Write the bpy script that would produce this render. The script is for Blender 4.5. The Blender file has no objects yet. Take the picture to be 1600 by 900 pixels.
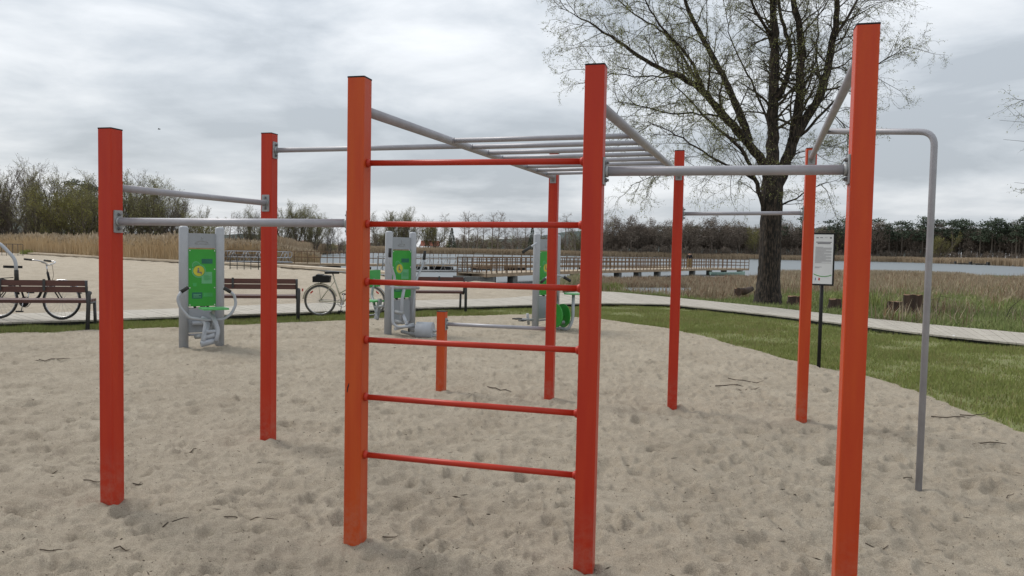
import bpy, math, random
import numpy as np
from mathutils import Vector, Matrix
random.seed(7); rng = np.random.default_rng(7)
S = bpy.context.scene
COL = S.collection
PI = math.pi

# ------------------------------------------------------------------ camera
F = 1200.0; HC = 58.0
pitch = math.atan(HC / F); roll = math.atan(0.0197)
CAM = np.array([0, 0, 1.5])
fw = np.array([0, math.cos(pitch), -math.sin(pitch)])
up0 = np.array([0, math.sin(pitch), math.cos(pitch)]); rt0 = np.array([1., 0, 0])
up = up0 * math.cos(roll) - rt0 * math.sin(roll)
rt = rt0 * math.cos(roll) + up0 * math.sin(roll)
cd = bpy.data.cameras.new('camera'); cam = bpy.data.objects.new('camera', cd); COL.objects.link(cam)
cd.sensor_width = 36; cd.lens = 36 * F / 1600; cd.clip_start = .05; cd.clip_end = 8000
cam.matrix_world = Matrix(((rt[0], up[0], -fw[0], 0), (rt[1], up[1], -fw[1], 0), (rt[2], up[2], -fw[2], 1.5), (0, 0, 0, 1)))
S.camera = cam
S.render.resolution_x = 1024; S.render.resolution_y = 576

def ray(px, py): return fw * F + rt * (px - 800) + up * (450 - py)
def gp(px, py, z=0.0):            # the place on a level plane seen at that spot of the photograph
    d = ray(px, py); t = (z - 1.5) / d[2]; return CAM + d * t
def atY(px, py, Y):
    d = ray(px, py); return CAM + d * (Y / d[1])
def onplane(px, py, p, n):
    d = ray(px, py); t = np.dot(p - CAM, n) / np.dot(d, n); return CAM + d * t
def zat(P, py):                   # height above P seen at image row py
    k = (450 - py) / F
    a = (P[0]) * up[0] + (P[1]) * up[1]; b = P[0] * fw[0] + P[1] * fw[1]
    return 1.5 + (k * b - a) / (up[2] - k * fw[2])
def azr(p): return math.atan2(p[0], p[1]), math.hypot(p[0], p[1])

# ------------------------------------------------------------------ materials
def nt(name):
    m = bpy.data.materials.new(name); m.use_nodes = True
    n = m.node_tree; b = n.nodes['Principled BSDF']; return m, n, b
def N(n, t, **k):
    o = n.nodes.new(t)
    for a, v in k.items():
        if a.startswith('i_'): o.inputs[a[2:].replace('_', ' ')].default_value = v
        else: setattr(o, a, v)
    return o
def rgba(c): return (c[0], c[1], c[2], 1)
def mat(name, c1, c2=None, rough=.7, metal=0, scale=6, bump=0, bscale=40, coord='Object', island=0, c3=None, spec=None, stretch=None, trans=0):
    m, n, b = nt(name); L = n.links.new
    c2 = c2 or tuple(x * .75 for x in c1)
    tc = N(n, 'ShaderNodeTexCoord'); src = tc.outputs[coord]
    if stretch:
        mp = N(n, 'ShaderNodeMapping'); mp.inputs['Scale'].default_value = stretch; L(src, mp.inputs['Vector']); src = mp.outputs[0]
    nz = N(n, 'ShaderNodeTexNoise', i_Scale=scale, i_Detail=6, i_Roughness=.6); L(src, nz.inputs['Vector'])
    cr = N(n, 'ShaderNodeValToRGB'); cr.color_ramp.elements[0].position = .32; cr.color_ramp.elements[1].position = .68
    cr.color_ramp.elements[0].color = rgba(c2); cr.color_ramp.elements[1].color = rgba(c1)
    L(nz.outputs['Fac'], cr.inputs['Fac']); out = cr.outputs['Color']
    if island:
        g = N(n, 'ShaderNodeNewGeometry'); mx = N(n, 'ShaderNodeMix', data_type='RGBA')
        mr = N(n, 'ShaderNodeMath', operation='MULTIPLY', ); mr.inputs[1].default_value = island
        L(g.outputs['Random Per Island'], mr.inputs[0]); L(mr.outputs[0], mx.inputs['Factor'])
        L(out, mx.inputs['A']); mx.inputs['B'].default_value = rgba(c3 or c2); out = mx.outputs['Result']
    L(out, b.inputs['Base Color'])
    b.inputs['Roughness'].default_value = rough; b.inputs['Metallic'].default_value = metal
    if spec is not None: b.inputs['Specular IOR Level'].default_value = spec
    if bump:
        nb = N(n, 'ShaderNodeTexNoise', i_Scale=bscale, i_Detail=5); L(src, nb.inputs['Vector'])
        bp = N(n, 'ShaderNodeBump', i_Strength=bump, i_Distance=.02); L(nb.outputs['Fac'], bp.inputs['Height']); L(bp.outputs[0], b.inputs['Normal'])
    return m

M = {}
def mk(key, *a, **k): M[key] = mat(key, *a, **k)
mk('red_paint', (.46, .034, .014), (.38, .026, .012), spec=.3, rough=.42, scale=2.2, bump=.05, bscale=120, stretch=(3, 3, .6))
def post_paint(nm, ca, cb):
    m, n, b = nt(nm); L = n.links.new
    tc = N(n, 'ShaderNodeTexCoord'); sp = N(n, 'ShaderNodeSeparateXYZ'); L(tc.outputs['Object'], sp.inputs[0])
    nz = N(n, 'ShaderNodeTexNoise', i_Scale=2.5, i_Detail=5); mp = N(n, 'ShaderNodeMapping'); mp.inputs['Scale'].default_value = (8, 8, .7)
    L(tc.outputs['Object'], mp.inputs[0]); L(mp.outputs[0], nz.inputs['Vector'])
    mr = N(n, 'ShaderNodeMapRange'); mr.inputs['From Min'].default_value = .25; mr.inputs['From Max'].default_value = .75
    L(nz.outputs['Fac'], mr.inputs['Value'])
    mx = N(n, 'ShaderNodeMix', data_type='RGBA'); mx.inputs['A'].default_value = rgba(ca); mx.inputs['B'].default_value = rgba(cb); b.inputs['Specular IOR Level'].default_value = .28
    L(mr.outputs[0], mx.inputs['Factor'])
    # sun-bleached streaks and small grey scuffs
    n2 = N(n, 'ShaderNodeTexNoise', i_Scale=38, i_Detail=8, i_Roughness=.7); L(tc.outputs['Object'], n2.inputs['Vector'])
    m2 = N(n, 'ShaderNodeMapRange'); m2.inputs['From Min'].default_value = .67; m2.inputs['From Max'].default_value = .74; L(n2.outputs['Fac'], m2.inputs['Value'])
    m2.inputs['To Max'].default_value = .35
    x2 = N(n, 'ShaderNodeMix', data_type='RGBA'); L(m2.outputs[0], x2.inputs['Factor']); L(mx.outputs['Result'], x2.inputs['A']); x2.inputs['B'].default_value = rgba((.24, .05, .025))
    # pale sand dust clinging to the foot of the post
    sx_ = N(n, 'ShaderNodeMapRange'); sx_.inputs['From Min'].default_value = .02; sx_.inputs['From Max'].default_value = .38; sx_.inputs['To Min'].default_value = 1; sx_.inputs['To Max'].default_value = 0; L(sp.outputs['Z'], sx_.inputs['Value'])
    n5 = N(n, 'ShaderNodeTexNoise', i_Scale=22, i_Detail=8, i_Roughness=.75); L(tc.outputs['Object'], n5.inputs['Vector']); m5 = N(n, 'ShaderNodeMapRange'); m5.inputs['From Min'].default_value = .42; m5.inputs['From Max'].default_value = .66; L(n5.outputs['Fac'], m5.inputs['Value'])
    mu = N(n, 'ShaderNodeMath', operation='MULTIPLY'); L(sx_.outputs[0], mu.inputs[0]); L(m5.outputs[0], mu.inputs[1]); mu2 = N(n, 'ShaderNodeMath', operation='MULTIPLY'); L(mu.outputs[0], mu2.inputs[0]); mu2.inputs[1].default_value = .28
    x3 = N(n, 'ShaderNodeMix', data_type='RGBA'); L(mu2.outputs[0], x3.inputs['Factor']); L(x2.outputs['Result'], x3.inputs['A']); x3.inputs['B'].default_value = rgba((.34, .29, .22))
    L(x3.outputs['Result'], b.inputs['Base Color']); b.inputs['Roughness'].default_value = .38
    rr = N(n, 'ShaderNodeMapRange'); rr.inputs['To Min'].default_value = .3; rr.inputs['To Max'].default_value = .5; L(nz.outputs['Fac'], rr.inputs['Value']); L(rr.outputs[0], b.inputs['Roughness'])
    bp = N(n, 'ShaderNodeBump', i_Strength=.06, i_Distance=.01); L(n2.outputs['Fac'], bp.inputs['Height']); L(bp.outputs[0], b.inputs['Normal'])
    return m
M['post'] = post_paint('red_post_paint', (.40, .022, .010), (.47, .040, .012))
M['post_mid'] = post_paint('orange_post_paint', (.46, .040, .012), (.52, .068, .013))
M['post_orange'] = post_paint('faded_orange_paint', (.45, .050, .013), (.52, .085, .016))
mk('grey_paint', (.35, .35, .38), (.29, .29, .315), rough=.45, scale=9, bump=.05, bscale=150, metal=.15)
mk('light_grey', (.38, .40, .43), (.33, .35, .38), rough=.5, scale=5, bump=.05, bscale=120)
mk('panel_grey', (.29, .31, .34), (.25, .27, .29), rough=.5, scale=4)
mk('galv', (.36, .37, .375), (.27, .28, .285), rough=.45, metal=.25, scale=18)
mk('bolt', (.30, .30, .31), (.18, .18, .18), rough=.4, metal=.8, scale=60)
mk('black', (.012, .012, .013), (.018, .018, .018), rough=.55, scale=12, spec=.2)
mk('rubber', (.02, .02, .02), (.035, .035, .033), rough=.85, scale=20)
mk('green', (.028, .30, .030), (.022, .25, .025), rough=.35, scale=3)
mk('pale_green', (.10, .42, .13), (.07, .33, .09), rough=.4, scale=4)
mk('teal', (.010, .13, .085), rough=.4); mk('mid_green', (.05, .36, .09), rough=.4); mk('yellow', (.55, .50, .04), rough=.4)
mk('mint', (.13, .42, .20), rough=.4)
mk('white', (.72, .73, .73), (.62, .63, .64), rough=.5, scale=3)
mk('ink', (.16, .16, .18), rough=.6); mk('ink_light', (.36, .36, .38), rough=.6); mk('emblem_red', (.5, .05, .04), rough=.5); mk('emblem_blue', (.06, .16, .32), rough=.5); mk('swoosh', (.10, .36, .10), rough=.5)
mk('brown_plank', (.10, .034, .024), (.06, .021, .015), rough=.5, scale=4, stretch=(1, 14, 14), bump=.2, bscale=20)
mk('steel_dark', (.035, .037, .04), (.06, .06, .06), rough=.5, metal=.3)
mk('deck', (.43, .40, .345), (.32, .295, .25), rough=.85, scale=5, island=.35, c3=(.30, .275, .235), bump=.4, bscale=30)
mk('deck_far', (.46, .38, .28), (.34, .27, .19), rough=.85, scale=3, island=.3)
mk('rail_wood', (.20, .125, .07), (.12, .075, .045), rough=.85, scale=3)
mk('fascia', (.38, .28, .18), (.25, .18, .12), rough=.85, scale=2)
mk('concrete', (.17, .17, .16), (.09, .09, .085), rough=.9, scale=3)
mk('kerb', (.52, .44, .34), (.36, .30, .22), rough=.85, scale=1.2)
mk('stump', (.085, .052, .036), (.03, .02, .015), rough=.95, scale=7, stretch=(1, 1, .25), bump=.8, bscale=14)
mk('stump_cut', (.30, .17, .09), (.18, .10, .05), rough=.9, scale=12)
mk('bark', (.085, .062, .045), (.010, .008, .006), rough=.95, scale=7, stretch=(3.2, 3.2, .8), bump=1.0, bscale=6)
for nd in M['bark'].node_tree.nodes:
    if nd.type == 'BUMP': nd.inputs['Distance'].default_value = .06
    if nd.type == 'VALTORGB': nd.color_ramp.elements[0].position = .44; nd.color_ramp.elements[1].position = .66
mk('twig', (.075, .062, .042), (.045, .038, .026), rough=.9)
mk('bud', (.36, .39, .13), (.22, .24, .08), rough=.8, scale=1.2, island=.6, c3=(.17, .16, .07))
mk('far_bark', (.15, .125, .10), (.09, .075, .06), rough=.95, scale=.6)
mk('far_twig', (.23, .185, .15), (.16, .13, .105), rough=.95, scale=.4)  # lightened colour stands in for haze over the far wood
mk('leaf_olive', (.34, .33, .12), (.21, .21, .08), rough=.9, scale=.35, island=.5, c3=(.15, .14, .065))
mk('leaf_yellow', (.32, .30, .07), (.20, .19, .05), rough=.9, scale=.35, island=.5, c3=(.12, .12, .04))
mk('leaf_brown', (.23, .185, .145), (.16, .13, .10), rough=.95, scale=.35, island=.5, c3=(.12, .10, .08))  # paler too, haze of the far wood put into the colour
mk('needle', (.075, .105, .06), (.05, .07, .042), rough=.9, scale=.3, island=.5, c3=(.045, .06, .04))
mk('grass', (.235, .275, .065), (.18, .215, .055), rough=.85, scale=1.3, island=.6, c3=(.22, .24, .085))
mk('grass_straw', (.30, .27, .11), (.2, .18, .07), rough=.9, scale=3, island=.5)
mk('marsh_green', (.19, .26, .07), (.13, .18, .055), rough=.9, scale=.5, island=.6, c3=(.30, .28, .13))
mk('marsh_tan', (.46, .38, .26), (.30, .245, .165), rough=.9, scale=.5, island=.6, c3=(.20, .16, .11))
mk('marsh_rust', (.25, .13, .075), (.15, .085, .05), rough=.9, scale=.6, island=.6, c3=(.30, .2, .12))
mk('reed', (.62, .48, .30), (.50, .38, .23), rough=.9, scale=.25, island=.5, c3=(.40, .30, .18))
mk('reed_plume', (.42, .34, .24), (.27, .21, .14), rough=.95, scale=1)
mk('reed_far', (.44, .34, .23), (.34, .26, .17), rough=.95, scale=.02, island=.4, c3=(.27, .20, .135))
mk('stick', (.10, .075, .05), (.05, .038, .028), rough=.95)
mk('wall', (.6, .58, .54), rough=.8); mk('roof_red', (.25, .07, .04), rough=.8); mk('roof_dark', (.05, .05, .05), rough=.8); mk('glass_dark', (.03, .04, .05), rough=.2)
mk('boat_green', (.35, .48, .42), (.25, .35, .30), rough=.5)
mk('cream_tyre', (.11, .10, .085), (.07, .065, .06), rough=.8)
mk('cream', (.50, .47, .36), (.42, .39, .30), rough=.35); mk('chrome', (.55, .55, .56), rough=.25, metal=.9)
mk('reflector', (.55, .03, .02), rough=.3); mk('orange_reflector', (.7, .12, .03), rough=.3)
mk('skin', (.45, .26, .18), rough=.6); mk('cloth_black', (.015, .015, .018), rough=.9); mk('cloth_tan', (.30, .22, .10), rough=.9); mk('cloth_blue', (.03, .04, .07), rough=.9)
mk('hill', (.045, .065, .06), (.03, .048, .045), rough=1, scale=.01)

def sand_mat(name, pit):
    m, n, b = nt(name); L = n.links.new
    tc = N(n, 'ShaderNodeTexCoord'); src = tc.outputs['Object']
    n1 = N(n, 'ShaderNodeTexNoise', i_Scale=1.3, i_Detail=7, i_Roughness=.65); n2 = N(n, 'ShaderNodeTexNoise', i_Scale=190, i_Detail=2, i_Roughness=.7)
    n3 = N(n, 'ShaderNodeTexNoise', i_Scale=26, i_Detail=6, i_Roughness=.75); n4 = N(n, 'ShaderNodeTexNoise', i_Scale=21, i_Detail=9, i_Roughness=.8, i_Distortion=1.5)
    for q in (n1, n2, n3, n4): L(src, q.inputs['Vector'])
    cr = N(n, 'ShaderNodeValToRGB'); e = cr.color_ramp.elements
    e[0].position = .3; e[1].position = .7; e[0].color = rgba((.345, .295, .228)); e[1].color = rgba((.44, .385, .305)); L(n1.outputs['Fac'], cr.inputs['Fac'])
    # coarse grains, light and dark; then shade of small dimples put into the colour
    mr = N(n, 'ShaderNodeMapRange'); mr.inputs['From Min'].default_value = .3; mr.inputs['From Max'].default_value = .7; mr.inputs['To Min'].default_value = .66; mr.inputs['To Max'].default_value = 1.3; L(n2.outputs['Fac'], mr.inputs['Value'])
    mr3 = N(n, 'ShaderNodeMapRange'); mr3.inputs['From Min'].default_value = .3; mr3.inputs['From Max'].default_value = .7; mr3.inputs['To Min'].default_value = .86; mr3.inputs['To Max'].default_value = 1.1; L(n3.outputs['Fac'], mr3.inputs['Value'])
    mm = N(n, 'ShaderNodeMath', operation='MULTIPLY'); L(mr.outputs[0], mm.inputs[0]); L(mr3.outputs[0], mm.inputs[1])
    vm = N(n, 'ShaderNodeVectorMath', operation='SCALE'); L(cr.outputs['Color'], vm.inputs[0]); L(mm.outputs[0], vm.inputs['Scale'])
    # dark crumbs of bark and leaf litter
    md = N(n, 'ShaderNodeMapRange'); md.inputs['From Min'].default_value = .635; md.inputs['From Max'].default_value = .70; md.inputs['To Max'].default_value = .5; L(n4.outputs['Fac'], md.inputs['Value'])
    mx = N(n, 'ShaderNodeMix', data_type='RGBA'); L(md.outputs[0], mx.inputs['Factor']); L(vm.outputs[0], mx.inputs['A']); mx.inputs['B'].default_value = rgba((.11, .09, .07))
    L(mx.outputs['Result'], b.inputs['Base Color']); b.inputs['Roughness'].default_value = .95; b.inputs['Specular IOR Level'].default_value = .15
    ad = N(n, 'ShaderNodeMath', operation='MULTIPLY_ADD'); L(n3.outputs['Fac'], ad.inputs[0]); ad.inputs[1].default_value = 1.6; L(n2.outputs['Fac'], ad.inputs[2])
    bp = N(n, 'ShaderNodeBump', i_Strength=.8, i_Distance=.016); L(ad.outputs[0], bp.inputs['Height']); L(bp.outputs[0], b.inputs['Normal'])
    return m
M['sand'] = sand_mat('sand', True)
mk('lawn_soil', (.14, .17, .05), (.17, .16, .07), rough=.95, scale=5, bump=.6, bscale=60, coord='Object')
mk('marsh_soil', (.15, .14, .06), (.10, .085, .045), rough=.95, scale=1.2, bump=.6, bscale=8)
mk('far_land', (.15, .12, .065), (.09, .085, .04), rough=1, scale=.05)
mk('lake_bed', (.05, .045, .03), rough=.9, scale=.5)
def water_mat():
    m, n, b = nt('water'); L = n.links.new
    b.inputs['Base Color'].default_value = rgba((.10, .12, .13)); b.inputs['Roughness'].default_value = .36; b.inputs['IOR'].default_value = 1.33
    tc = N(n, 'ShaderNodeTexCoord'); mp = N(n, 'ShaderNodeMapping'); mp.inputs['Scale'].default_value = (.7, 1.6, 1); L(tc.outputs['Object'], mp.inputs[0])
    a = N(n, 'ShaderNodeTexNoise', i_Scale=1.1, i_Detail=6, i_Roughness=.6); L(mp.outputs[0], a.inputs['Vector'])
    bp = N(n, 'ShaderNodeBump', i_Strength=.22, i_Distance=.05); L(a.outputs['Fac'], bp.inputs['Height']); L(bp.outputs[0], b.inputs['Normal'])
    return m
M['water'] = water_mat()

# ------------------------------------------------------------------ mesh builder
def unit(v): v = np.asarray(v, float); return v / (np.linalg.norm(v) + 1e-12)
class MB:
    def __init__(s): s.v = []; s.f = []; s.m = []; s.s = []; s.n = 0
    def add(s, v, f, mi=0, sm=False):
        v = np.asarray(v, float).reshape(-1, 3); s.v.append(v)
        for q in f: s.f.append([i + s.n for i in q]); s.m.append(mi); s.s.append(sm)
        s.n += len(v); return s
    def box(s, c, size, ax=None, mi=0):
        c = np.asarray(c, float); a = np.eye(3) if ax is None else np.asarray(ax, float)
        h = np.asarray(size, float) / 2; v = []
        for z in (-1, 1):
            for y in (-1, 1):
                for x in (-1, 1): v.append(c + a[0] * h[0] * x + a[1] * h[1] * y + a[2] * h[2] * z)
        return s.add(v, [(0, 2, 3, 1), (4, 5, 7, 6), (0, 1, 5, 4), (2, 6, 7, 3), (0, 4, 6, 2), (1, 3, 7, 5)], mi)
    def beam(s, a, b, w, h, mi=0, upv=(0, 0, 1)):
        a = np.asarray(a, float); b = np.asarray(b, float); d = unit(b - a); y = unit(np.cross(upv, d)); z = np.cross(d, y)
        return s.box((a + b) / 2, (np.linalg.norm(b - a), w, h), (d, y, z), mi)
    def prism(s, prof, z0, z1, o=(0, 0, 0), ax=None, mi=0, sm=False, taper=1):
        a = np.eye(3) if ax is None else np.asarray(ax, float); o = np.asarray(o, float); n = len(prof)
        v = [o + a[0] * p[0] + a[1] * p[1] + a[2] * z0 for p in prof] + [o + a[0] * p[0] * taper + a[1] * p[1] * taper + a[2] * z1 for p in prof]
        s.add(v, [(i, (i + 1) % n, n + (i + 1) % n, n + i) for i in range(n)], mi, sm)
        k = s.n - 2 * n
        s.f.append([k + i for i in range(n)][::-1]); s.m.append(mi); s.s.append(False)
        s.f.append([k + n + i for i in range(n)]); s.m.append(mi); s.s.append(False); return s
    def tube(s, path, r, k=10, mi=0, cap=True, sm=True):
        P = np.asarray(path, float); n = len(P); R = np.full(n, r) if np.isscalar(r) else np.asarray(r, float)
        T = np.gradient(P, axis=0) if n > 2 else np.tile(P[-1] - P[0], (n, 1)); T = T / (np.linalg.norm(T, axis=1)[:, None] + 1e-12)
        a = np.array([0, 0, 1.]) if abs(T[0][2]) < .9 else np.array([1., 0, 0]); U = np.zeros((n, 3)); u = unit(np.cross(a, T[0]))
        for i in range(n):
            u = u - T[i] * np.dot(u, T[i]); u = unit(u); U[i] = u
        W = np.cross(T, U); th = np.arange(k) * 2 * PI / k
        V = P[:, None, :] + R[:, None, None] * (np.cos(th)[None, :, None] * U[:, None, :] + np.sin(th)[None, :, None] * W[:, None, :])
        f = [(i * k + j, i * k + (j + 1) % k, (i + 1) * k + (j + 1) % k, (i + 1) * k + j) for i in range(n - 1) for j in range(k)]
        s.add(V, f, mi, sm)
        if cap:
            b = s.n - n * k
            s.f.append([b + j for j in range(k)][::-1]); s.m.append(mi); s.s.append(False)
            s.f.append([b + (n - 1) * k + j for j in range(k)]); s.m.append(mi); s.s.append(False)
        return s
    def cyl(s, a, b, r, k=16, mi=0, r2=None):
        return s.tube([a, b], [r, r if r2 is None else r2], k, mi)
    def torus(s, c, R, r, ax, n=40, k=8, mi=0, a0=0, a1=2 * PI):
        ax = np.asarray(ax, float); c = np.asarray(c, float)
        full = abs(a1 - a0 - 2 * PI) < 1e-6
        th = np.linspace(a0, a1, n + 1)
        P = [c + R * (math.cos(t) * ax[0] + math.sin(t) * ax[1]) for t in th]
        return s.tube(P, r, k, mi, cap=not full)
    def ball(s, c, r, mi=0, nu=12, nv=8, sc=(1, 1, 1)):
        c = np.asarray(c, float); v = []; f = []
        for i in range(nv + 1):
            ph = PI * i / nv
            for j in range(nu):
                th = 2 * PI * j / nu; v.append(c + r * np.array([math.sin(ph) * math.cos(th) * sc[0], math.sin(ph) * math.sin(th) * sc[1], math.cos(ph) * sc[2]]))
        for i in range(nv):
            for j in range(nu): f.append((i * nu + j, (i + 1) * nu + j, (i + 1) * nu + (j + 1) % nu, i * nu + (j + 1) % nu))
        return s.add(v, f, mi, True)
    def build(s, name, mats, parent=None):
        if not isinstance(mats, (list, tuple)): mats = [mats]
        V = np.concatenate(s.v) if s.v else np.zeros((0, 3))
        o = parent; off = np.zeros(3)
        while o is not None: off += np.array(o.location); o = o.parent
        me = bpy.data.meshes.new(name); me.from_pydata((V - off).tolist(), [], s.f)
        me.polygons.foreach_set('material_index', s.m); me.polygons.foreach_set('use_smooth', s.s)
        for q in mats: me.materials.append(M[q] if isinstance(q, str) else q)
        me.update(); ob = bpy.data.objects.new(name, me); COL.objects.link(ob); ob.parent = parent
        return ob
def fastmesh(name, V, Fc, mats, parent=None, smooth=False, mi=None):   # V (n,3), Fc (m,k) equal-sided faces
    me = bpy.data.meshes.new(name); m, k = Fc.shape
    off = np.zeros(3); o = parent
    while o is not None: off += np.array(o.location); o = o.parent
    V = V - off
    me.vertices.add(len(V)); me.vertices.foreach_set('co', V.astype(np.float32).ravel())
    me.loops.add(m * k); me.loops.foreach_set('vertex_index', Fc.astype(np.int32).ravel())
    me.polygons.add(m); me.polygons.foreach_set('loop_start', np.arange(0, m * k, k, dtype=np.int32))
    me.polygons.foreach_set('use_smooth', np.full(m, smooth))
    if mi is not None: me.polygons.foreach_set('material_index', mi.astype(np.int32))
    for q in (mats if isinstance(mats, (list, tuple)) else [mats]): me.materials.append(M[q])
    me.update(calc_edges=True); me.validate()
    ob = bpy.data.objects.new(name, me); COL.objects.link(ob); ob.parent = parent; return ob
def tag(o, label=None, cat=None, group=None, kind=None):
    if label: o['label'] = label
    if cat: o['category'] = cat
    if group: o['group'] = group
    if kind: o['kind'] = kind
    return o
def empty(name, loc, label=None, cat=None, group=None, rz=0):
    o = bpy.data.objects.new(name, None); COL.objects.link(o); o.location = tuple(float(x) for x in loc); o.rotation_euler = (0, 0, rz)
    o.empty_display_size = .1
    return tag(o, label, cat, group)
def copy_tree(o, parent=None):
    c = o.copy(); COL.objects.link(c); c.parent = parent
    for ch in list(o.children): copy_tree(ch, c)
    return c
def xyz(p, z=None): return np.array([p[0], p[1], p[2] if z is None else z], float)
def arc(pts, rad, n=6):           # round the inner corners of a polyline
    P = [np.asarray(p, float) for p in pts]; out = [P[0]]
    for i in range(1, len(P) - 1):
        a = unit(P[i - 1] - P[i]); b = unit(P[i + 1] - P[i]); r = min(rad, np.linalg.norm(P[i - 1] - P[i]) * .45, np.linalg.norm(P[i + 1] - P[i]) * .45)
        p0 = P[i] + a * r; p2 = P[i] + b * r
        for t in np.linspace(0, 1, n): out.append((1 - t) ** 2 * p0 + 2 * t * (1 - t) * P[i] + t * t * p2)
    out.append(P[-1]); return out

# ------------------------------------------------------------------ region boundaries (distance as a function of azimuth)
def bound(pts, z=0.0):
    q = sorted(azr(gp(x, y, z)) for x, y in pts); a = np.array([t[0] for t in q]); r = np.array([t[1] for t in q]); return a, r
def boundZ(pts):
    q = sorted(azr(atY(x, 400, Z)) for x, Z in pts); return np.array([t[0] for t in q]), np.array([t[1] for t in q])
pit_px = [(-300, 530), (0, 520), (100, 518), (190, 514), (280, 511), (380, 508), (450, 504), (530, 501), (600, 497), (700, 494), (830, 492), (900, 496), (940, 499), (1040, 513), (1100, 526), (1150, 540), (1200, 553), (1250, 567), (1300, 577), (1350, 588), (1380, 597), (1440, 615), (1520, 648), (1600, 676), (1750, 745)]
front_px = [(-300, 515), (0, 504), (150, 499.5), (250, 495), (435, 489), (650, 481), (830, 476), (900, 474), (960, 473.5), (1046, 475), (1065, 477), (1200, 491), (1308, 504), (1349, 509), (1452, 522), (1600, 537), (1800, 558)]
back_px = [(-300, 500), (0, 490.6), (124, 486.7), (195, 484.5), (270, 482), (435, 475), (650, 469), (830, 465), (860, 462), (905, 455.5), (940, 454.6), (1046, 464), (1180, 477.3), (1265, 486.7), (1349, 496), (1452, 506.7), (1600, 520), (1800, 537)]
b_pit = bound(pit_px); b_front = bound(front_px, .09); b_back = bound(back_px, .09)
# first shoreline: beach edge (left), marsh water edge (right)
shore_l = [azr(gp(x, y)) for x, y in [(-300, 383), (0, 394), (40, 397), (150, 404), (220, 408), (290, 412), (437, 419), (545, 427), (640, 434), (720, 438), (800, 446), (830, 453), (860, 458)]]
shore_r = [azr(gp(x, y, -.75)) for x, y in [(905, 462), (960, 460), (1050, 465), (1120, 468), (1160, 452), (1200, 436), (1300, 433), (1420, 433), (1500, 437), (1600, 440), (1800, 446)]]
q = sorted(shore_l + shore_r); b_shore = (np.array([t[0] for t in q]), np.array([t[1] for t in q]))
b_far = boundZ([(-900, 80), (-300, 82), (0, 95), (300, 75), (430, 84), (455, 120), (485, 200), (550, 330), (620, 430), (800, 450), (1300, 460), (1400, 470), (1500, 380), (1600, 300), (1900, 240)])
AZ_M = azr(gp(880, 460))[0]       # beach to the left of this bearing, marsh to the right
def at(b, az): return np.interp(az, b[0], b[1])

# value noise
def vnoise(x, y, s, seed):
    r = np.random.default_rng(seed).random((64, 64)); X = x / s; Y = y / s
    xi = np.floor(X).astype(int); yi = np.floor(Y).astype(int); fx = X - xi; fy = Y - yi
    fx = fx * fx * (3 - 2 * fx); fy = fy * fy * (3 - 2 * fy)
    g = lambda a, b: r[a % 64, b % 64]
    return (g(xi, yi) * (1 - fx) * (1 - fy) + g(xi + 1, yi) * fx * (1 - fy) + g(xi, yi + 1) * (1 - fx) * fy + g(xi + 1, yi + 1) * fx * fy) - .5
# trampled sand relief on a grid
GX0, GX1, GY0, GY1, GS = -13., 12., 1., 22., .02
gw = int((GX1 - GX0) / GS); gh = int((GY1 - GY0) / GS); H = np.zeros((gh, gw), np.float32)
gy, gx = np.mgrid[0:gh, 0:gw]; wx = GX0 + gx * GS; wy = GY0 + gy * GS
H += .026 * vnoise(wx, wy, .55, 1) + 0.018 * vnoise(wx + .1 * vnoise(wx, wy, .3, 9), wy, .23, 2)
ridge = 1 - np.abs(2 * vnoise(wx + .12 * vnoise(wx, wy, .2, 10), wy * 1.3, .17, 3)); H += .020 * ridge ** 3
r2_ = 1 - np.abs(2 * vnoise(wx + .05 * vnoise(wx, wy, .11, 17), wy * 1.2, .085, 18)); H += .021 * r2_ ** 3 + .010 * vnoise(wx, wy, .055, 4)
for k in range(30000):
    cx = rng.uniform(GX0 + .4, GX1 - .4); cy = GY0 + .4 + (GY1 - GY0 - .8) * rng.random() ** 1.3
    L = rng.uniform(.03, .085) if k % 8 else rng.uniform(.08, .14); W = L * rng.uniform(.4, .8); dep = rng.uniform(.008, .030) * (L / .12) ** .5; th = rng.uniform(0, PI)
    i0 = int((cx - GX0) / GS); j0 = int((cy - GY0) / GS); R = int(L * 2.1 / GS) + 1
    sl = (slice(max(0, j0 - R), j0 + R), slice(max(0, i0 - R), i0 + R)); X = wx[sl] - cx; Y = wy[sl] - cy
    u = (X * math.cos(th) + Y * math.sin(th)) / L; v = (-X * math.sin(th) + Y * math.cos(th)) / W
    d2 = u * u + v * v
    lop = 1 + .6 * u
    H[sl] += (-dep * np.exp(-(d2 ** 2.2) * 1.3) * lop + dep * .5 * np.exp(-((np.sqrt(d2) - 1.32) / .24) ** 2)).astype(np.float32)
for bx, by in [(175.5, 791), (419, 690), (555, 851), (858, 626), (1050, 641), (1251.5, 661), (689, 613), (1435, 768), (911, 896), (1290, 1010)]:
    q_ = gp(bx, by); d_ = np.hypot(wx - q_[0], wy - q_[1]); an_ = np.arctan2(wy - q_[1], wx - q_[0]); lob = 1 + .6 * np.sin(2 * an_ + bx) + .4 * np.sin(5 * an_)
    H = H * (1 - .75 * np.exp(-(d_ / .16) ** 2)) + .020 * lob * np.exp(-((d_ - .09) / .06) ** 2) - .012 * np.exp(-((d_ - .30) / .12) ** 2)
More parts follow.
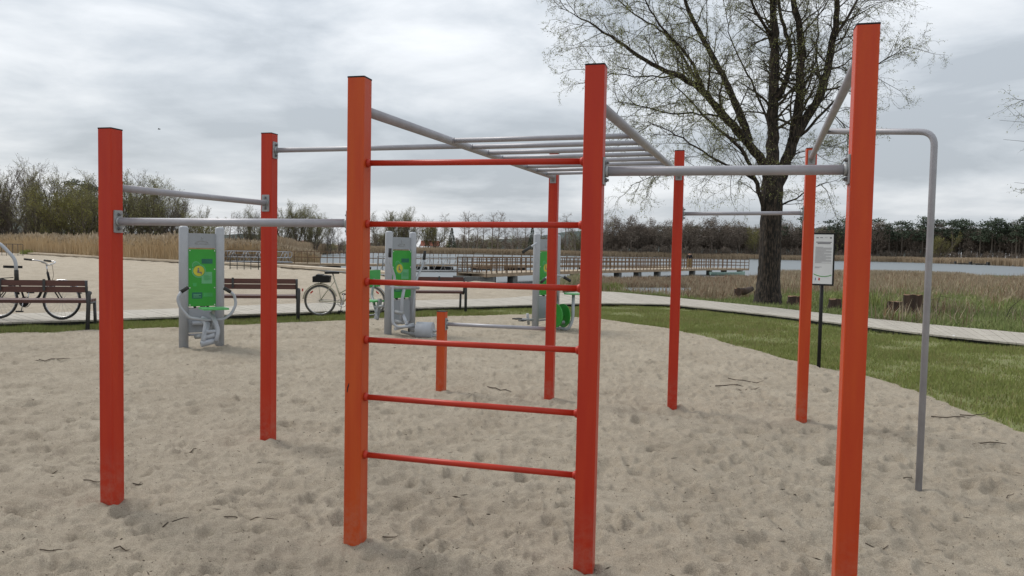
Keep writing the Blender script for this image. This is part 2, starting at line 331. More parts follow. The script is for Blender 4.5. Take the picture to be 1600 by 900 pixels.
def relief(x, y):
    i = np.clip((x - GX0) / GS, 0, gw - 1.001); j = np.clip((y - GY0) / GS, 0, gh - 1.001); a = i.astype(int); b = j.astype(int); fx = i - a; fy = j - b
    h = H[b, a] * (1 - fx) * (1 - fy) + H[b, np.minimum(a + 1, gw - 1)] * fx * (1 - fy) + H[np.minimum(b + 1, gh - 1), a] * (1 - fx) * fy + H[np.minimum(b + 1, gh - 1), np.minimum(a + 1, gw - 1)] * fx * fy
    e = np.minimum(np.minimum(x - GX0, GX1 - x), np.minimum(y - GY0, GY1 - y)); return h * np.clip(e / .8, 0, 1)
def ground_z(x, y):
    az = np.arctan2(x, y); r = np.hypot(x, y)
    az_c = az
    rp = at(b_pit, az_c); rf = at(b_front, az_c); rb = at(b_back, az_c); rs = at(b_shore, az_c); rF = np.maximum(at(b_far, az_c), rs + 1)
    z = np.zeros_like(x)
    z += relief(x, y) * np.clip((rp + .1 - r) / .5, 0, 1)
    lawn = (r > rp - .1) & (r < rb)
    z += np.where(lawn, .02 * vnoise(x, y, .6, 21) * np.clip((rb - r) / .5, 0, 1) - .03 * np.clip(1 - (at(b_front, az) - r) / .4, 0, 1), 0)
    beach = (r >= rb) & (r < rs) & (az < AZ_M); t = np.clip((r - rb) / 1., 0, 1)
    z += np.where(beach, t * (.12 * vnoise(x, y, 2.3, 11) + .10 * vnoise(x, y, .9, 12) + .06 * vnoise(x, y, .35, 13) + .03 * vnoise(x, y, .17, 19)), 0)
    marsh = (r >= rb) & (az >= AZ_M); u = np.clip((r - rb) / np.maximum(rs - rb, 1), 0, 1.0)
    z += np.where(marsh & (r < rs), -.72 * u ** .8 - .03 + .10 * vnoise(x, y, 1.7, 14) * np.clip((r - rb), 0, 1), 0)
    bl = np.where(az < AZ_M, 0., -.75)
    dr = r - rs; lake = (dr >= 0) & (r < rF)
    both = np.minimum(np.clip(dr / 3, 0, 1), np.clip((rF - r) / 6, 0, 1))
    leftbed = (rF - rs) < 45
    z = np.where(lake, np.where(dr < 3, bl * (1 - both), 0) + both * np.where(leftbed, -.6, -1.6), z)
    far = r >= rF
    z = np.where(far, -.78 + .5 * np.clip((r - rF) / 12, 0, 1) + .25 * vnoise(x, y, 9, 15) * np.clip((r - rF) / 10, 0, 1), z)
    z = np.where(far & leftbed, -.3 + .2 * vnoise(x, y, 6, 16), z)
    return z
def region(x, y):                 # 0 sand 1 lawn 2 marsh 3 lake bed 4 far shore
    az = np.arctan2(x, y); r = np.hypot(x, y); wob = .26 * vnoise(x, y, .6, 31) + .12 * vnoise(x, y, .17, 32)
    rp = at(b_pit, az) + wob; rb = at(b_back, az) - .3; rs = at(b_shore, az); rF = np.maximum(at(b_far, az), rs + 1)
    g = np.zeros(x.shape, int); g[(r > rp) & (r <= rb)] = 1
    g[(r > rb) & (az >= AZ_M)] = 2; g[(r >= rs)] = 3; g[(r >= rF)] = 4; return g
fa = np.linspace(-.66, .68, 900); a1 = np.linspace(.68, 2 * PI - .66, 100)[1:-1]
AZ = np.concatenate([fa, a1]); rr = [.05, .3, .6]
while rr[-1] < 9: rr.append(rr[-1] * 1.0052 + .001)
while rr[-1] < 24: rr.append(rr[-1] * 1.0056)
while rr[-1] < 110: rr.append(rr[-1] * 1.012)
while rr[-1] < 700: rr.append(rr[-1] * 1.03)
while rr[-1] < 5500: rr.append(rr[-1] * 1.2)
RR = np.array(rr); na = len(AZ); nr = len(RR)
A2, R2 = np.meshgrid(AZ, RR); X = R2 * np.sin(A2); Y = R2 * np.cos(A2)
Xf = X.ravel(); Yf = Y.ravel(); azn = (Xf * 0 + np.arctan2(Xf, Yf)); Zf = ground_z(Xf, Yf)
i = np.arange(nr - 1)[:, None]; j = np.arange(na)[None, :]; j2 = (j + 1) % na
Q = np.stack([i * na + j, i * na + j2 + 0 * i, (i + 1) * na + j2, (i + 1) * na + j], -1).reshape(-1, 4)
V3 = np.stack([Xf, Yf, Zf], 1); ctr = V3[Q].mean(1); reg = region(ctr[:, 0], ctr[:, 1])
for k, (nm, mt) in enumerate([('sand', 'sand'), ('lawn', 'lawn_soil'), ('marsh_ground', 'marsh_soil'), ('lake_bed', 'lake_bed'), ('far_shore', 'far_land')]):
    q = Q[reg == k][:, ::-1]; u, inv = np.unique(q.ravel(), return_inverse=True)
    o = fastmesh(nm, V3[u], inv.reshape(-1, 4), mt, smooth=True); tag(o, kind='structure')
w = MB(); w.add([(-3000, 20, -.75), (3000, 20, -.75), (3000, 4000, -.75), (-3000, 4000, -.75)], [(0, 1, 2, 3)]); tag(w.build('water', 'water'), kind='structure')
# distant hills
hm = MB(); hv = []; ncol = 90
for i in range(ncol):
    t = i / (ncol - 1); x = -1500 + 2600 * t; h = 30 + 22 * math.sin(t * 9 + 1) + 12 * math.sin(t * 23) + 5 * math.sin(t * 61)
    hv += [(x, 1750, -3), (x, 1900 + 60 * math.sin(t * 13), max(h, 6)), (x, 2300, -3)]
hm.add(hv, [(3 * i, 3 * i + 3, 3 * i + 4, 3 * i + 1) for i in range(ncol - 1)] + [(3 * i + 1, 3 * i + 4, 3 * i + 5, 3 * i + 2) for i in range(ncol - 1)], 0, True)
tag(hm.build('hills', 'hill'), kind='structure')

# ------------------------------------------------------------------ workout frame
a_or = math.radians(14.5); PU = np.array([math.cos(a_or), -math.sin(a_or), 0]); PV = np.array([math.sin(a_or), math.cos(a_or), 0]); PZ = np.array([0, 0, 1.])
PW = .09
def rsq(w, r=.007):
    h = w / 2; out = []
    for cx, cy, a0 in ((h - r, h - r, 0), (-h + r, h - r, 90), (-h + r, -h + r, 180), (h - r, -h + r, 270)):
        for t in (0, 30, 60, 90): a = math.radians(a0 + t); out.append((cx + r * math.cos(a), cy + r * math.sin(a)))
    return out
bases = dict(p1=gp(175.5, 791), p2=gp(419, 690), p3=gp(555, 851), p6=gp(858, 626), p7=gp(1050, 641), p8=gp(1251.5, 661), p9=gp(689, 613))
p3 = bases['p3']; bases['p4'] = xyz(onplane(911, 894, p3, np.cross(PU, PZ) * 0 + PV), 0)
dd = 1.165; bases['p4'] = xyz(p3 + PU * dd, 0)
# p4: keep bearing of the photograph at eye level
p4r = atY(924.5, 400, bases['p4'][1]); bases['p4'][0] = p4r[0]
p5Y = bases['p4'][1] - .30; p5r = atY(1339.5, 400, p5Y); bases['p5'] = np.array([p5r[0], p5r[1], 0])
tops = dict(p1=203, p2=210, p3=124, p4=105, p5=43, p6=241, p7=236.5, p8=233, p9=487)
fr = empty('workout_frame', (bases['p4'][0], bases['p4'][1] + 1.5, 0), 'orange red workout frame with grey pull-up bars, monkey bars and ladder standing in sand', 'workout frame')
TOP = {}
plabel = dict(p9='short orange post carrying the low bar')
for k, b in bases.items():
    zt = zat(b, tops[k]); TOP[k] = zt; m = MB()
    m.prism(rsq(PW), -.15, zt, xyz(b, 0), (PU, PV, PZ)); o = m.build('post', {'p3': 'post_orange', 'p9': 'post_orange', 'p5': 'post_mid', 'p8': 'post_mid'}.get(k, 'post'), fr)
    if k in plabel: o['label'] = plabel[k]
    c = MB(); c.prism(rsq(PW + .002, .006), zt + .0005, zt + .007, xyz(b, 0), (PU, PV, PZ)); c.build('post_cap', 'black', o)
def bracket(mb, c, n, w=.062, h=.125):       # plate on a post face, n = outward normal
    n = unit(n); t = unit(np.cross(PZ, n)); c = np.asarray(c, float)
    mb.prism([(x * w / .062, y * h / .125) for x, y in [(-.027, -.0625), (.027, -.0625), (.031, -.0585), (.031, .0585), (.027, .0625), (-.027, .0625), (-.031, .0585), (-.031, -.0585)]], 0.001, .008, c, (t, PZ, n))
    for s in (-1, 1):
        p = c + PZ * s * h * .32; hx = [(.0105 * math.cos(a), .0105 * math.sin(a)) for a in np.arange(6) * PI / 3]
        mb.prism(hx, .0085, .017, p, (t, PZ, n), mi=1); mb.cyl(p + n * .017, p + n * .025, .006, 8, 1)
def face(b, n, z): return xyz(b, z) + unit(n) * PW / 2
def bar(p, q, r, na=None, nb=None, mats='grey_paint', name='bar', mid=None):
    m = MB(); pts = [p] + (mid or []) + [q]; m.tube(arc(pts, .09, 8) if mid else pts, r, 16); o = m.build(name, mats, fr)
    for c, n in ((p, na), (q, nb)):
        if n is not None:
            k = MB(); bracket(k, c, n); k.cyl(c + n * .008, c + n * .022, r * 1.25, 14); k.build('bracket', ['galv', 'bolt'], o)
    return o
B = bases
# parallel bars at the left bay
z1 = zat(B['p1'], 346); bar(face(B['p1'], PU, z1), face(B['p3'], -PU, zat(B['p3'], 349)), .021, PU, -PU)
bar(face(B['p1'], PV, zat(B['p1'], 292)), face(B['p2'], -PV, zat(B['p2'], 318)), .0205, PV, -PV)
# long rails of the monkey bars
zA0 = zat(B['p3'], 170); zA1 = zat(B['p6'], 277)
RA0 = face(B['p3'], PV, zA0); RA1 = face(B['p6'], -PV, zA1); bar(RA0, RA1, .0255, PV, -PV, name='rail')
RB0 = face(B['p4'], PV, zat(B['p4'], 158)); RB1 = face(B['p7'], -PV, zat(B['p7'], 272)); bar(RB0, RB1, .0255, PV, -PV, name='rail')
def proj(P):
    d = np.asarray(P) - CAM; return 800 + F * np.dot(d, rt) / np.dot(d, fw), 450 - F * np.dot(d, up) / np.dot(d, fw)
def t_on(a, b, px):
    lo, hi = 0., 1.
    for _ in range(40):
        m_ = (lo + hi) / 2
        if (proj(a + (b - a) * m_)[0] < px) == (proj(b)[0] > proj(a)[0]): lo = m_
        else: hi = m_
    return (lo + hi) / 2
t0 = t_on(RA0, RA1, 703); t1 = t_on(RA0, RA1, 850)
for k in range(8):
    t = t0 + (t1 - t0) * k / 7; a = RA0 + (RA1 - RA0) * t; b = RB0 + (RB1 - RB0) * t; u = unit(b - a)
    m = MB(); m.tube([a + u * .012, b - u * .012], .0165, 14); m.tube([a + u * .0235, a + u * .031], .0195, 12); m.tube([b - u * .031, b - u * .0235], .0195, 12); m.build('monkey_bar_rung', 'grey_paint', fr)
# pull-up bar running from the second post to the monkey bars
tq = t_on(RA0, RA1, 727); qa = RA0 + (RA1 - RA0) * tq
bar(face(B['p2'], PU, zat(B['p2'], 235)), qa - PU * .02, .0185, PU, None)
# front pull-up bar, rear pull-up bar, right rail, side pole
bar(face(B['p4'], PU, zat(B['p4'], 268)), face(B['p5'], -PU, zat(B['p5'], 265)), .0215, PU, -PU)
bar(face(B['p7'], PU, zat(B['p7'], 334)), face(B['p8'], -PU, zat(B['p8'], 333)), .0175, PU, -PU)
RC0 = face(B['p5'], PV, 2.375); RC1 = face(B['p8'], -PV, zat(B['p8'], 247)); bar(RC0, RC1, .0235, PV, -PV, name='rail')
tt = t_on(RC0, RC1, 1288); qt = RC0 + (RC1 - RC0) * tt
pb = gp(1435, 768); zt = zat(pb, 206)
corner = xyz(pb, zt); o = bar(xyz(qt, qt[2]) + PU * .015, xyz(pb, -.1), .0205, None, None, mid=[corner], name='climbing_pole'); o['label'] = 'grey pole bent over at the top down to the sand'
# low bar with the short post
bar(face(B['p9'], unit(B['p6'] - B['p9']), zat(B['p9'], 506)), face(B['p6'], unit(B['p9'] - B['p6']), zat(B['p6'], 514)), .019, PU, None)
# red ladder rungs
for ya, yb in ((255, 252), (350, 352), (440, 451), (530, 548), (619, 647), (709, 744)):
    a = xyz(B['p3'], zat(B['p3'], ya)) + PU * (PW / 2); b = xyz(B['p4'], zat(B['p4'], yb)) - PU * (PW / 2); u = unit(b - a)
    m = MB(); m.tube([a, b], .0145, 14); m.tube([a - u * .0, a + u * .004, a + u * .012, a + u * .02], [.021, .022, .0195, .0145], 14); m.tube([b, b - u * .004, b - u * .012, b - u * .02], [.021, .022, .0195, .0145], 14)
    m.build('ladder_rung', 'red_paint', fr)

m = MB(); fcen = xyz(B['p3'], zat(B['p3'], 604)) - PV * (PW / 2 + .0006) - PU * .026
m.add([fcen + PU * a_ + PZ * b_ for a_, b_ in ((-.006, -.022), (-.002, -.024), (.001, -.004), (.006, .010), (.007, .024), (.004, .022), (-.003, .004))], [tuple(range(7))]); m.build('paint_scratch', 'black', fr)
# ------------------------------------------------------------------ information sign
sb = gp(1279, 576); sg = empty('information_sign', xyz(sb, 0), 'narrow white notice board in black frame on a black post beside the lawn', 'sign')
ca, sa = math.cos(math.radians(-20)), math.sin(math.radians(-20)); sx = np.array([ca, sa, 0]); sn = unit(np.cross(sx, PZ) * 1.0)
if sn[1] > 0: sn = -sn
zb = zat(sb, 446); ztp = zat(sb, 364); sc = xyz(sb, (zb + ztp) / 2); sh = ztp - zb; sw = .285
m = MB(); m.cyl(xyz(sb, -.2), xyz(sb, zb + .3), .024, 14); m.build('post', 'black', sg)
m = MB(); fc = sc - sn * .0
m.box(fc + sn * .045, (sw, .03, sh), (sx, -sn, PZ)); m.build('frame', 'black', sg)
m = MB(); m.box(fc + sn * .0625, (sw - .045, .004, sh - .045), (sx, -sn, PZ)); bd = m.build('board', 'white', sg)
def onb(u, v): return fc + sn * .0655 + sx * (u * (sw - .055) / 2) + PZ * (v * (sh - .055) / 2)
m = MB()
def strip(mb, u0, u1, v, h, mi=0): a = onb(u0, v); b = onb(u1, v); mb.beam(a, b, .0014, h, mi)
strip(m, -.8, .85, .70, .011); strip(m, -.65, .75, .645, .011)
rr_ = random.Random(3)
for k in range(22): strip(m, -.85, .88 if k % 4 else rr_.uniform(-.2, .6), .5 - k * .031, .0045, 1)
strip(m, -.85, -.1, -.32, .006, 1); strip(m, -.85, -.35, -.355, .005, 1)
strip(m, -.8, -.55, .88, .012); strip(m, -.4, -.1, .885, .008); strip(m, .1, .4, .885, .006, 1); strip(m, .65, .85, .88, .018)
m.build('printed_text', ['ink', 'ink_light'], bd)
m = MB(); P_ = [onb(u, -.62 - .09 * (1 - (u - .1) ** 2) * 1.0) for u in np.linspace(-.97, .97, 14)]
for a, b in zip(P_[:-1], P_[1:]): m.beam(a, b, .0014, .011)
m.build('printed_curve', 'swoosh', bd)
m = MB(); m.beam(onb(-.42, -.82), onb(-.26, -.82), .0014, .035); m.build('red_emblem', 'emblem_red', bd); m = MB(); m.beam(onb(-.78, -.82), onb(-.70, -.82), .0014, .035); m.build('blue_emblem', 'emblem_blue', bd)

# ------------------------------------------------------------------ fitness stations
def station(lx, ly, rx, ry, ytop, label, tags):
    A = gp(lx, ly); Bp = gp(rx, ry); u = unit(Bp - A); u[2] = 0; n = unit(np.cross(u, PZ));
    if n[1] > 0: n = -n
    c = (A + Bp) / 2; wdt = np.linalg.norm(Bp - A); root = empty('fitness_station', xyz(c, 0), label, 'fitness machine', 'green and grey fitness machines')
    zt = zat(A, ytop); R = .065
    for b in (A, Bp):
        m = MB(); path = [xyz(b, -.1), xyz(b, zt - .03), xyz(b, zt - .012), xyz(b, zt)]; m.tube(path, [R, R, R * .9, R * .55], 20); m.build('post', 'light_grey', root)
    iw = wdt - 2 * R + .02
    def pan(name, z0, z1, mt, off=0, th=.03, ww=None): m = MB(); m.box(xyz(c, (z0 + z1) / 2) + n * off, (ww or iw, th, z1 - z0), (u, -n, PZ)); return m.build(name, mt, root)
    tp = pan('top_panel', zt - .31, zt - .10, 'panel_grey')
    m = MB(); cc = xyz(c, zt - .25) + n * .018
    m.tube(arc([cc - u * .09, cc - u * .07 + PZ * .035, cc + u * .07 + PZ * .035, cc + u * .09, cc - u * .09], .02, 4), .004, 6); m.ball(cc + PZ * .09, .01); m.ball(cc + PZ * .06, .007); m.ball(cc - u * .05, .008); m.ball(cc + u * .05, .008); m.build('embossed_plate', 'galv', tp)
    bz1 = zt - .33; bz0 = bz1 - .83; bw = iw - .01
    bo = pan('instruction_board', bz0, bz1, 'green', .02, .012, bw)
    def q(x, z): return xyz(c, (bz0 + bz1) / 2) + n * .0275 + u * (x * bw / 2) + PZ * (z * (bz1 - bz0) / 2)
    def r(x0, x1, z, h, mt_, nm): m = MB(); m.beam(q(x0, z), q(x1, z), .0012, h); m.build(nm, mt_, bo)
    r(-.05, .75, .58, .07, 'teal', 'printed_heading'); r(-.75, .0, -.62, .09, 'teal', 'printed_block'); r(.08, .75, -.60, .06, 'mid_green', 'printed_block')
    r(-.05, .72, .0, .17, 'mint', 'printed_text_box'); r(-.68, -.42, -.24, .05, 'mid_green', 'printed_block')
    for k in range(7): m = MB(); zz = .075 - k * .025; m.beam(q(.1, zz) + n * .0012, q(.62 if k % 3 else .45, zz) + n * .0012, .0008, .005); m.build('printed_line', 'mid_green', bo)
    for k in range(3): m = MB(); zz = -.585 - k * .045; m.beam(q(-.65, zz) + n * .0012, q(-.1 - .15 * (k % 2), zz) + n * .0012, .0008, .008); m.build('printed_line', 'mint', bo)
    def disc(x, z, rad, d0, mt_): m = MB(); m.cyl(q(x, z) + n * d0, q(x, z) + n * (d0 + .0008), rad, 28); m.build('printed_circle', mt_, bo)
    disc(-.25, .24, .098, 0, 'mint'); disc(-.25, .24, .086, .001, 'mid_green'); disc(-.25, .24, .076, .002, 'yellow'); disc(-.45, .44, .055, 0, 'mint'); disc(-.45, .44, .046, .001, 'mid_green')
    hh = q(-.29, .29) + n * .004; m = MB()
    m.prism([(-.012, 0), (.012, 0), (.014, -.034), (.044, -.036), (.046, -.072), (.034, -.072), (.032, -.050), (-.016, -.050)][::-1], 0, .0008, hh, (u, PZ, n)); m.build('printed_figure', 'ink', bo)
    m = MB(); m.cyl(hh + PZ * .014, hh + PZ * .014 + n * .0008, .011, 12); m.build('printed_figure', 'ink', bo)
    for x in (-.9, .9):
        for z in (-.95, -.35, .3, .95): m = MB(); m.cyl(q(x, z), q(x, z) + n * .006, .008, 8); m.build('board_bolt', 'white', bo)
    lo = pan('lower_panel', .22, bz0 - .04, 'panel_grey'); m = MB(); m.tube([A + PZ * .19, Bp + PZ * .19], .018, 10); m.build('cross_tube', 'grey_paint', root); m = MB(); m.tube([A + PZ * (bz0 - .025), Bp + PZ * (bz0 - .025)], .012, 10); m.build('cross_tube', 'grey_paint', root)
    for x in (-.1, .08): m = MB(); m.box(xyz(c, bz0 - .012) + u * x, (.03, .05, .03), (u, -n, PZ)); m.build('clamp', 'black', root)
    def pp(px, py, off): return onplane(px, py, c + n * off, n)
    return root, c, u, n, zt, pp
def tubes(root, name, mt, paths, r, rad=.05):
    for p in paths: m = MB(); m.tube(arc(p, rad, 6) if len(p) > 2 else p, r, 12); o = m.build(name, mt, root)
    return o
# leg-curl / rowing style machine
r1, c, u, n, zt, pp = station(287, 544, 343, 541, 353, 'grey and green fitness machine with U-shaped handlebars, left of the second orange post', None)
hb = [pp(x, y, .5) for x, y in [(294, 449), (283, 456), (277, 466), (281, 480), (296, 497), (322, 500), (349, 499), (362, 490), (369, 475), (366, 461), (360, 456), (350, 450)]]
tubes(r1, 'handlebar', 'light_grey', [hb[1:-1]], .02)
tubes(r1, 'grip', 'rubber', [hb[:2]], .026); tubes(r1, 'grip', 'rubber', [hb[-2:]], .026)
m = MB(); s0 = pp(334, 482, .55); m.box(s0, (.34, .30, .025), (u, -n, PZ)); m.build('seat', 'pale_green', r1)
tubes(r1, 'seat_stem', 'galv', [[s0 - PZ * .01, pp(331, 500, .45), pp(336, 522, .5)]], .026)
tubes(r1, 'arm', 'light_grey', [[pp(322, 500, .02), pp(316, 497, .2), pp(322, 505, .5), pp(316, 538, .6)], [pp(330, 488, .5), pp(341, 515, .6), pp(338, 534, .65)], [pp(300, 505, .05), pp(340, 505, .05)], [pp(327, 500, .45), pp(322, 520, .55), pp(318, 534, .6)]], .03)
tubes(r1, 'foot_roller', 'light_grey', [[pp(314, 538, .6), pp(341, 531, .6)], [pp(318, 528, .55), pp(336, 523, .6)]], .042); tubes(r1, 'foot_roller', 'light_grey', [[pp(322, 519, .6), pp(341, 517, .6)]], .026)
tubes(r1, 'hinge', 'galv', [[pp(318, 502, .3), pp(338, 502, .3)], [pp(306, 526, .1), pp(316, 525, .2)]], .036)
# elliptical walker
r2, c, u, n, zt, pp = station(606, 524, 643, 520, 361, 'grey and green elliptical walking machine with silver drum, seen through the orange ladder', None)
tubes(r2, 'arm', 'light_grey', [[pp(609, 401, .35), pp(609, 409, .35), pp(617, 434, .35), pp(613.5, 450, .35), pp(613.5, 505, .45), pp(620, 511, .5), pp(648, 510, .6)]], .021)
tubes(r2, 'arm', 'light_grey', [[pp(662.5, 406, .2), pp(661, 413, .2), pp(651, 436, .2), pp(648, 452, .2), pp(644, 500, .25)]], .021)
tubes(r2, 'grip', 'rubber', [[pp(609.5, 388, .35), pp(609, 402, .35)]], .027); tubes(r2, 'grip', 'rubber', [[pp(664, 392, .2), pp(662.5, 406, .2)]], .027)
tubes(r2, 'pivot_tube', 'galv', [[pp(609, 449.5, .3), pp(654, 450, .25)]], .027)
tubes(r2, 'support', 'light_grey', [[pp(631, 452, .3), pp(628, 470, .3), pp(627, 504, .3)], [pp(629, 490, .3), pp(636, 508, .5)], [pp(617, 514, .45), pp(646, 507, .5)]], .028)
tubes(r2, 'foot_plate', 'galv', [[pp(618, 487, .2), pp(630, 490, .35)], [pp(618, 502, .2), pp(630, 504, .35)]], .035)
dc = pp(664, 516.5, .75); dl = unit(np.array([1, -.15, 0]))
m = MB(); m.cyl(dc - dl * .14, dc + dl * .14, .145, 36); m.cyl(dc - dl * .145, dc - dl * .14, .12, 30); m.build('drum', 'light_grey', r2)
tubes(r2, 'axle', 'galv', [[dc - dl * .27, dc + dl * .22]], .024); m = MB(); m.cyl(dc - dl * .29, dc - dl * .265, .03, 12); m.build('axle_cap', 'rubber', r2)
tubes(r2, 'base_tube', 'galv', [[pp(628, 518, .2), xyz(dc, .05) - dl * .1, xyz(dc, .05) + dl * .3]], .03)
# seat on the far side of the same machine
m = MB(); bk = pp(584, 435, -.6); m.box(bk, (.30, .03, .30), (u, -n, PZ)); m.build('back_pad', 'pale_green', r2)
m = MB(); m.box(pp(583, 470, -.45), (.26, .30, .03), (u, -n, PZ)); m.build('seat', 'pale_green', r2)
tubes(r2, 'seat_frame', 'galv', [[bk, pp(581, 462, -.6), pp(586, 480, -.4), pp(600, 478, -.1)], [pp(586, 480, -.4), pp(590, 499, -.2)]], .024)
m = MB(); m.beam(pp(594, 467, -.3), pp(588, 499, -.3), .05, .07); m.build('perforated_plate', 'galv', r2)
# bicycle-and-arms machine
r3, c, u, n, zt, pp = station(836, 517, 868, 513, 365, 'grey and green fitness machine with green discs and round seat, behind the rear orange post', None)
tubes(r3, 'handle', 'light_grey', [[pp(828, 387, .1), pp(838, 380, .1)]], .02); tubes(r3, 'grip', 'rubber', [[pp(817, 394, .1), pp(829, 386, .1)]], .028)
tubes(r3, 'handlebar', 'light_grey', [[pp(850, 437, .35), pp(856, 432, .3), pp(872, 430, .3), pp(883, 434, .35)], [pp(868, 431, .3), pp(872, 470, .1)]], .019)
tubes(r3, 'grip', 'rubber', [[pp(846, 441, .4), pp(851, 436, .35)]], .028); tubes(r3, 'grip', 'rubber', [[pp(881, 433, .35), pp(891, 439, .4)]], .028)
for px in (868, 880):
    q0 = pp(px, 493, .35); dn = unit(np.array([.55, -.85, 0])) if 0 else unit(u * .9 + n * .35)
    m = MB(); m.cyl(q0 - dn * .01, q0 + dn * .01, .225, 36); m.cyl(q0 - dn * .022, q0 + dn * .022, .05, 16); m.build('green_disc', 'green', r3)
tubes(r3, 'crank', 'galv', [[pp(866, 493, .35), pp(882, 493, .35)], [pp(874, 493, .35), pp(877, 503, .35)]], .018)
tubes(r3, 'seat_arm', 'light_grey', [[pp(862, 511, .1), pp(888, 515, .5), pp(895, 500, .55), pp(896, 461, .55)], [pp(872, 503, .3), pp(893, 504, .5)]], .03, .12)
m = MB(); s0 = pp(895, 460, .55); m.cyl(s0, s0 + PZ * .025, .17, 24); m.build('seat', 'pale_green', r3)
m = MB(); m.box(pp(808, 498, .35), (.16, .10, .02), (u, -n, PZ)); m.box(pp(816, 501, .3), (.1, .1, .02), (u, -n, PZ)); m.build('pedal', 'rubber', r3)
tubes(r3, 'pedal_crank', 'galv', [[pp(812, 499, .3), pp(832, 500, .1)], [pp(824, 490, .1), pp(826, 507, .1)]], .025)
# pull-down machine at the left edge, mostly outside the picture
pm = atY(-70, 470, 11.4); r4 = empty('pull_down_machine', xyz(pm, 0), 'bent grey machine tube with black grip above the bench at the left edge', 'fitness machine')
tubes(r4, 'post', 'light_grey', [[xyz(pm, -.1), xyz(pm, 1.95)]], .065)
hp = [atY(x, y, 11.2) for x, y in [(-66, 362), (0, 380), (24, 405), (25.5, 424)]]
tubes(r4, 'arm', 'light_grey', [hp], .024, .08); tubes(r4, 'grip', 'rubber', [[atY(25.4, 422, 11.2), atY(26, 438, 11.2)]], .029)

# ------------------------------------------------------------------ benches
def bench(px, py, z=0, ang=0, L=1.85, label=''):
    b = gp(px, py, z); d = np.array([math.cos(ang), math.sin(ang), 0]); root = empty('park_bench', (0, 0, 0), label, 'bench', 'brown plank benches facing the lake')
    # local frame: x along the bench (0 = right end), y away from the camera
    for z0, nm in ((.775, 'back_plank'), (.665, 'back_plank')):
        m = MB(); m.box((-L / 2, 0.0 + (.80 - z0) * .12, z0), (L, .03, .098)); m.build(nm, 'brown_plank', root)
    for y in (.10, .225, .35, .475):
        m = MB(); m.box((-L / 2, y, .455), (L, .105, .055)); m.build('seat_plank', 'brown_plank', root)
    for x in (-.012, -L + .012):
        m = MB(); m.tube(arc([(x, -.03, .825), (x, -.0, .62), (x, .05, .42), (x, .50, .42)], .06, 5), .022, 8); m.build('side_frame', 'steel_dark', root)
        m = MB(); m.tube(arc([(x + .03, .08, .60), (x + .04, -.02, .62), (x + .03, -.09, -.1)], .05, 5), .034, 8); m.build('leg', 'steel_dark', root)
        m = MB(); m.tube([(x, .46, .42), (x, .52, -.1)], .028, 8); m.build('leg', 'steel_dark', root)
    for x in (-L / 3, -2 * L / 3):
        m = MB(); m.box((x, -.02, .742), (.04, .012, .2)); m.build('back_brace', 'steel_dark', root)
    root.location = (float(b[0]), float(b[1]) + .06, z); root.rotation_euler = (0, 0, ang); return root
fdir = gp(650, 481, .09) - gp(150, 499.5, .09); bang = math.atan2(fdir[1], fdir[0])
bench(134, 513, .02, bang * .35, 2.0, 'brown plank bench at the left edge with the black bicycle behind it')
bench(463, 500, .02, bang * .35, 1.85, 'brown plank bench between the second orange post and the white bicycle')
bench(725, 487, .02, bang * .35, 1.85, 'brown plank bench behind the ladder, right of the elliptical machine')

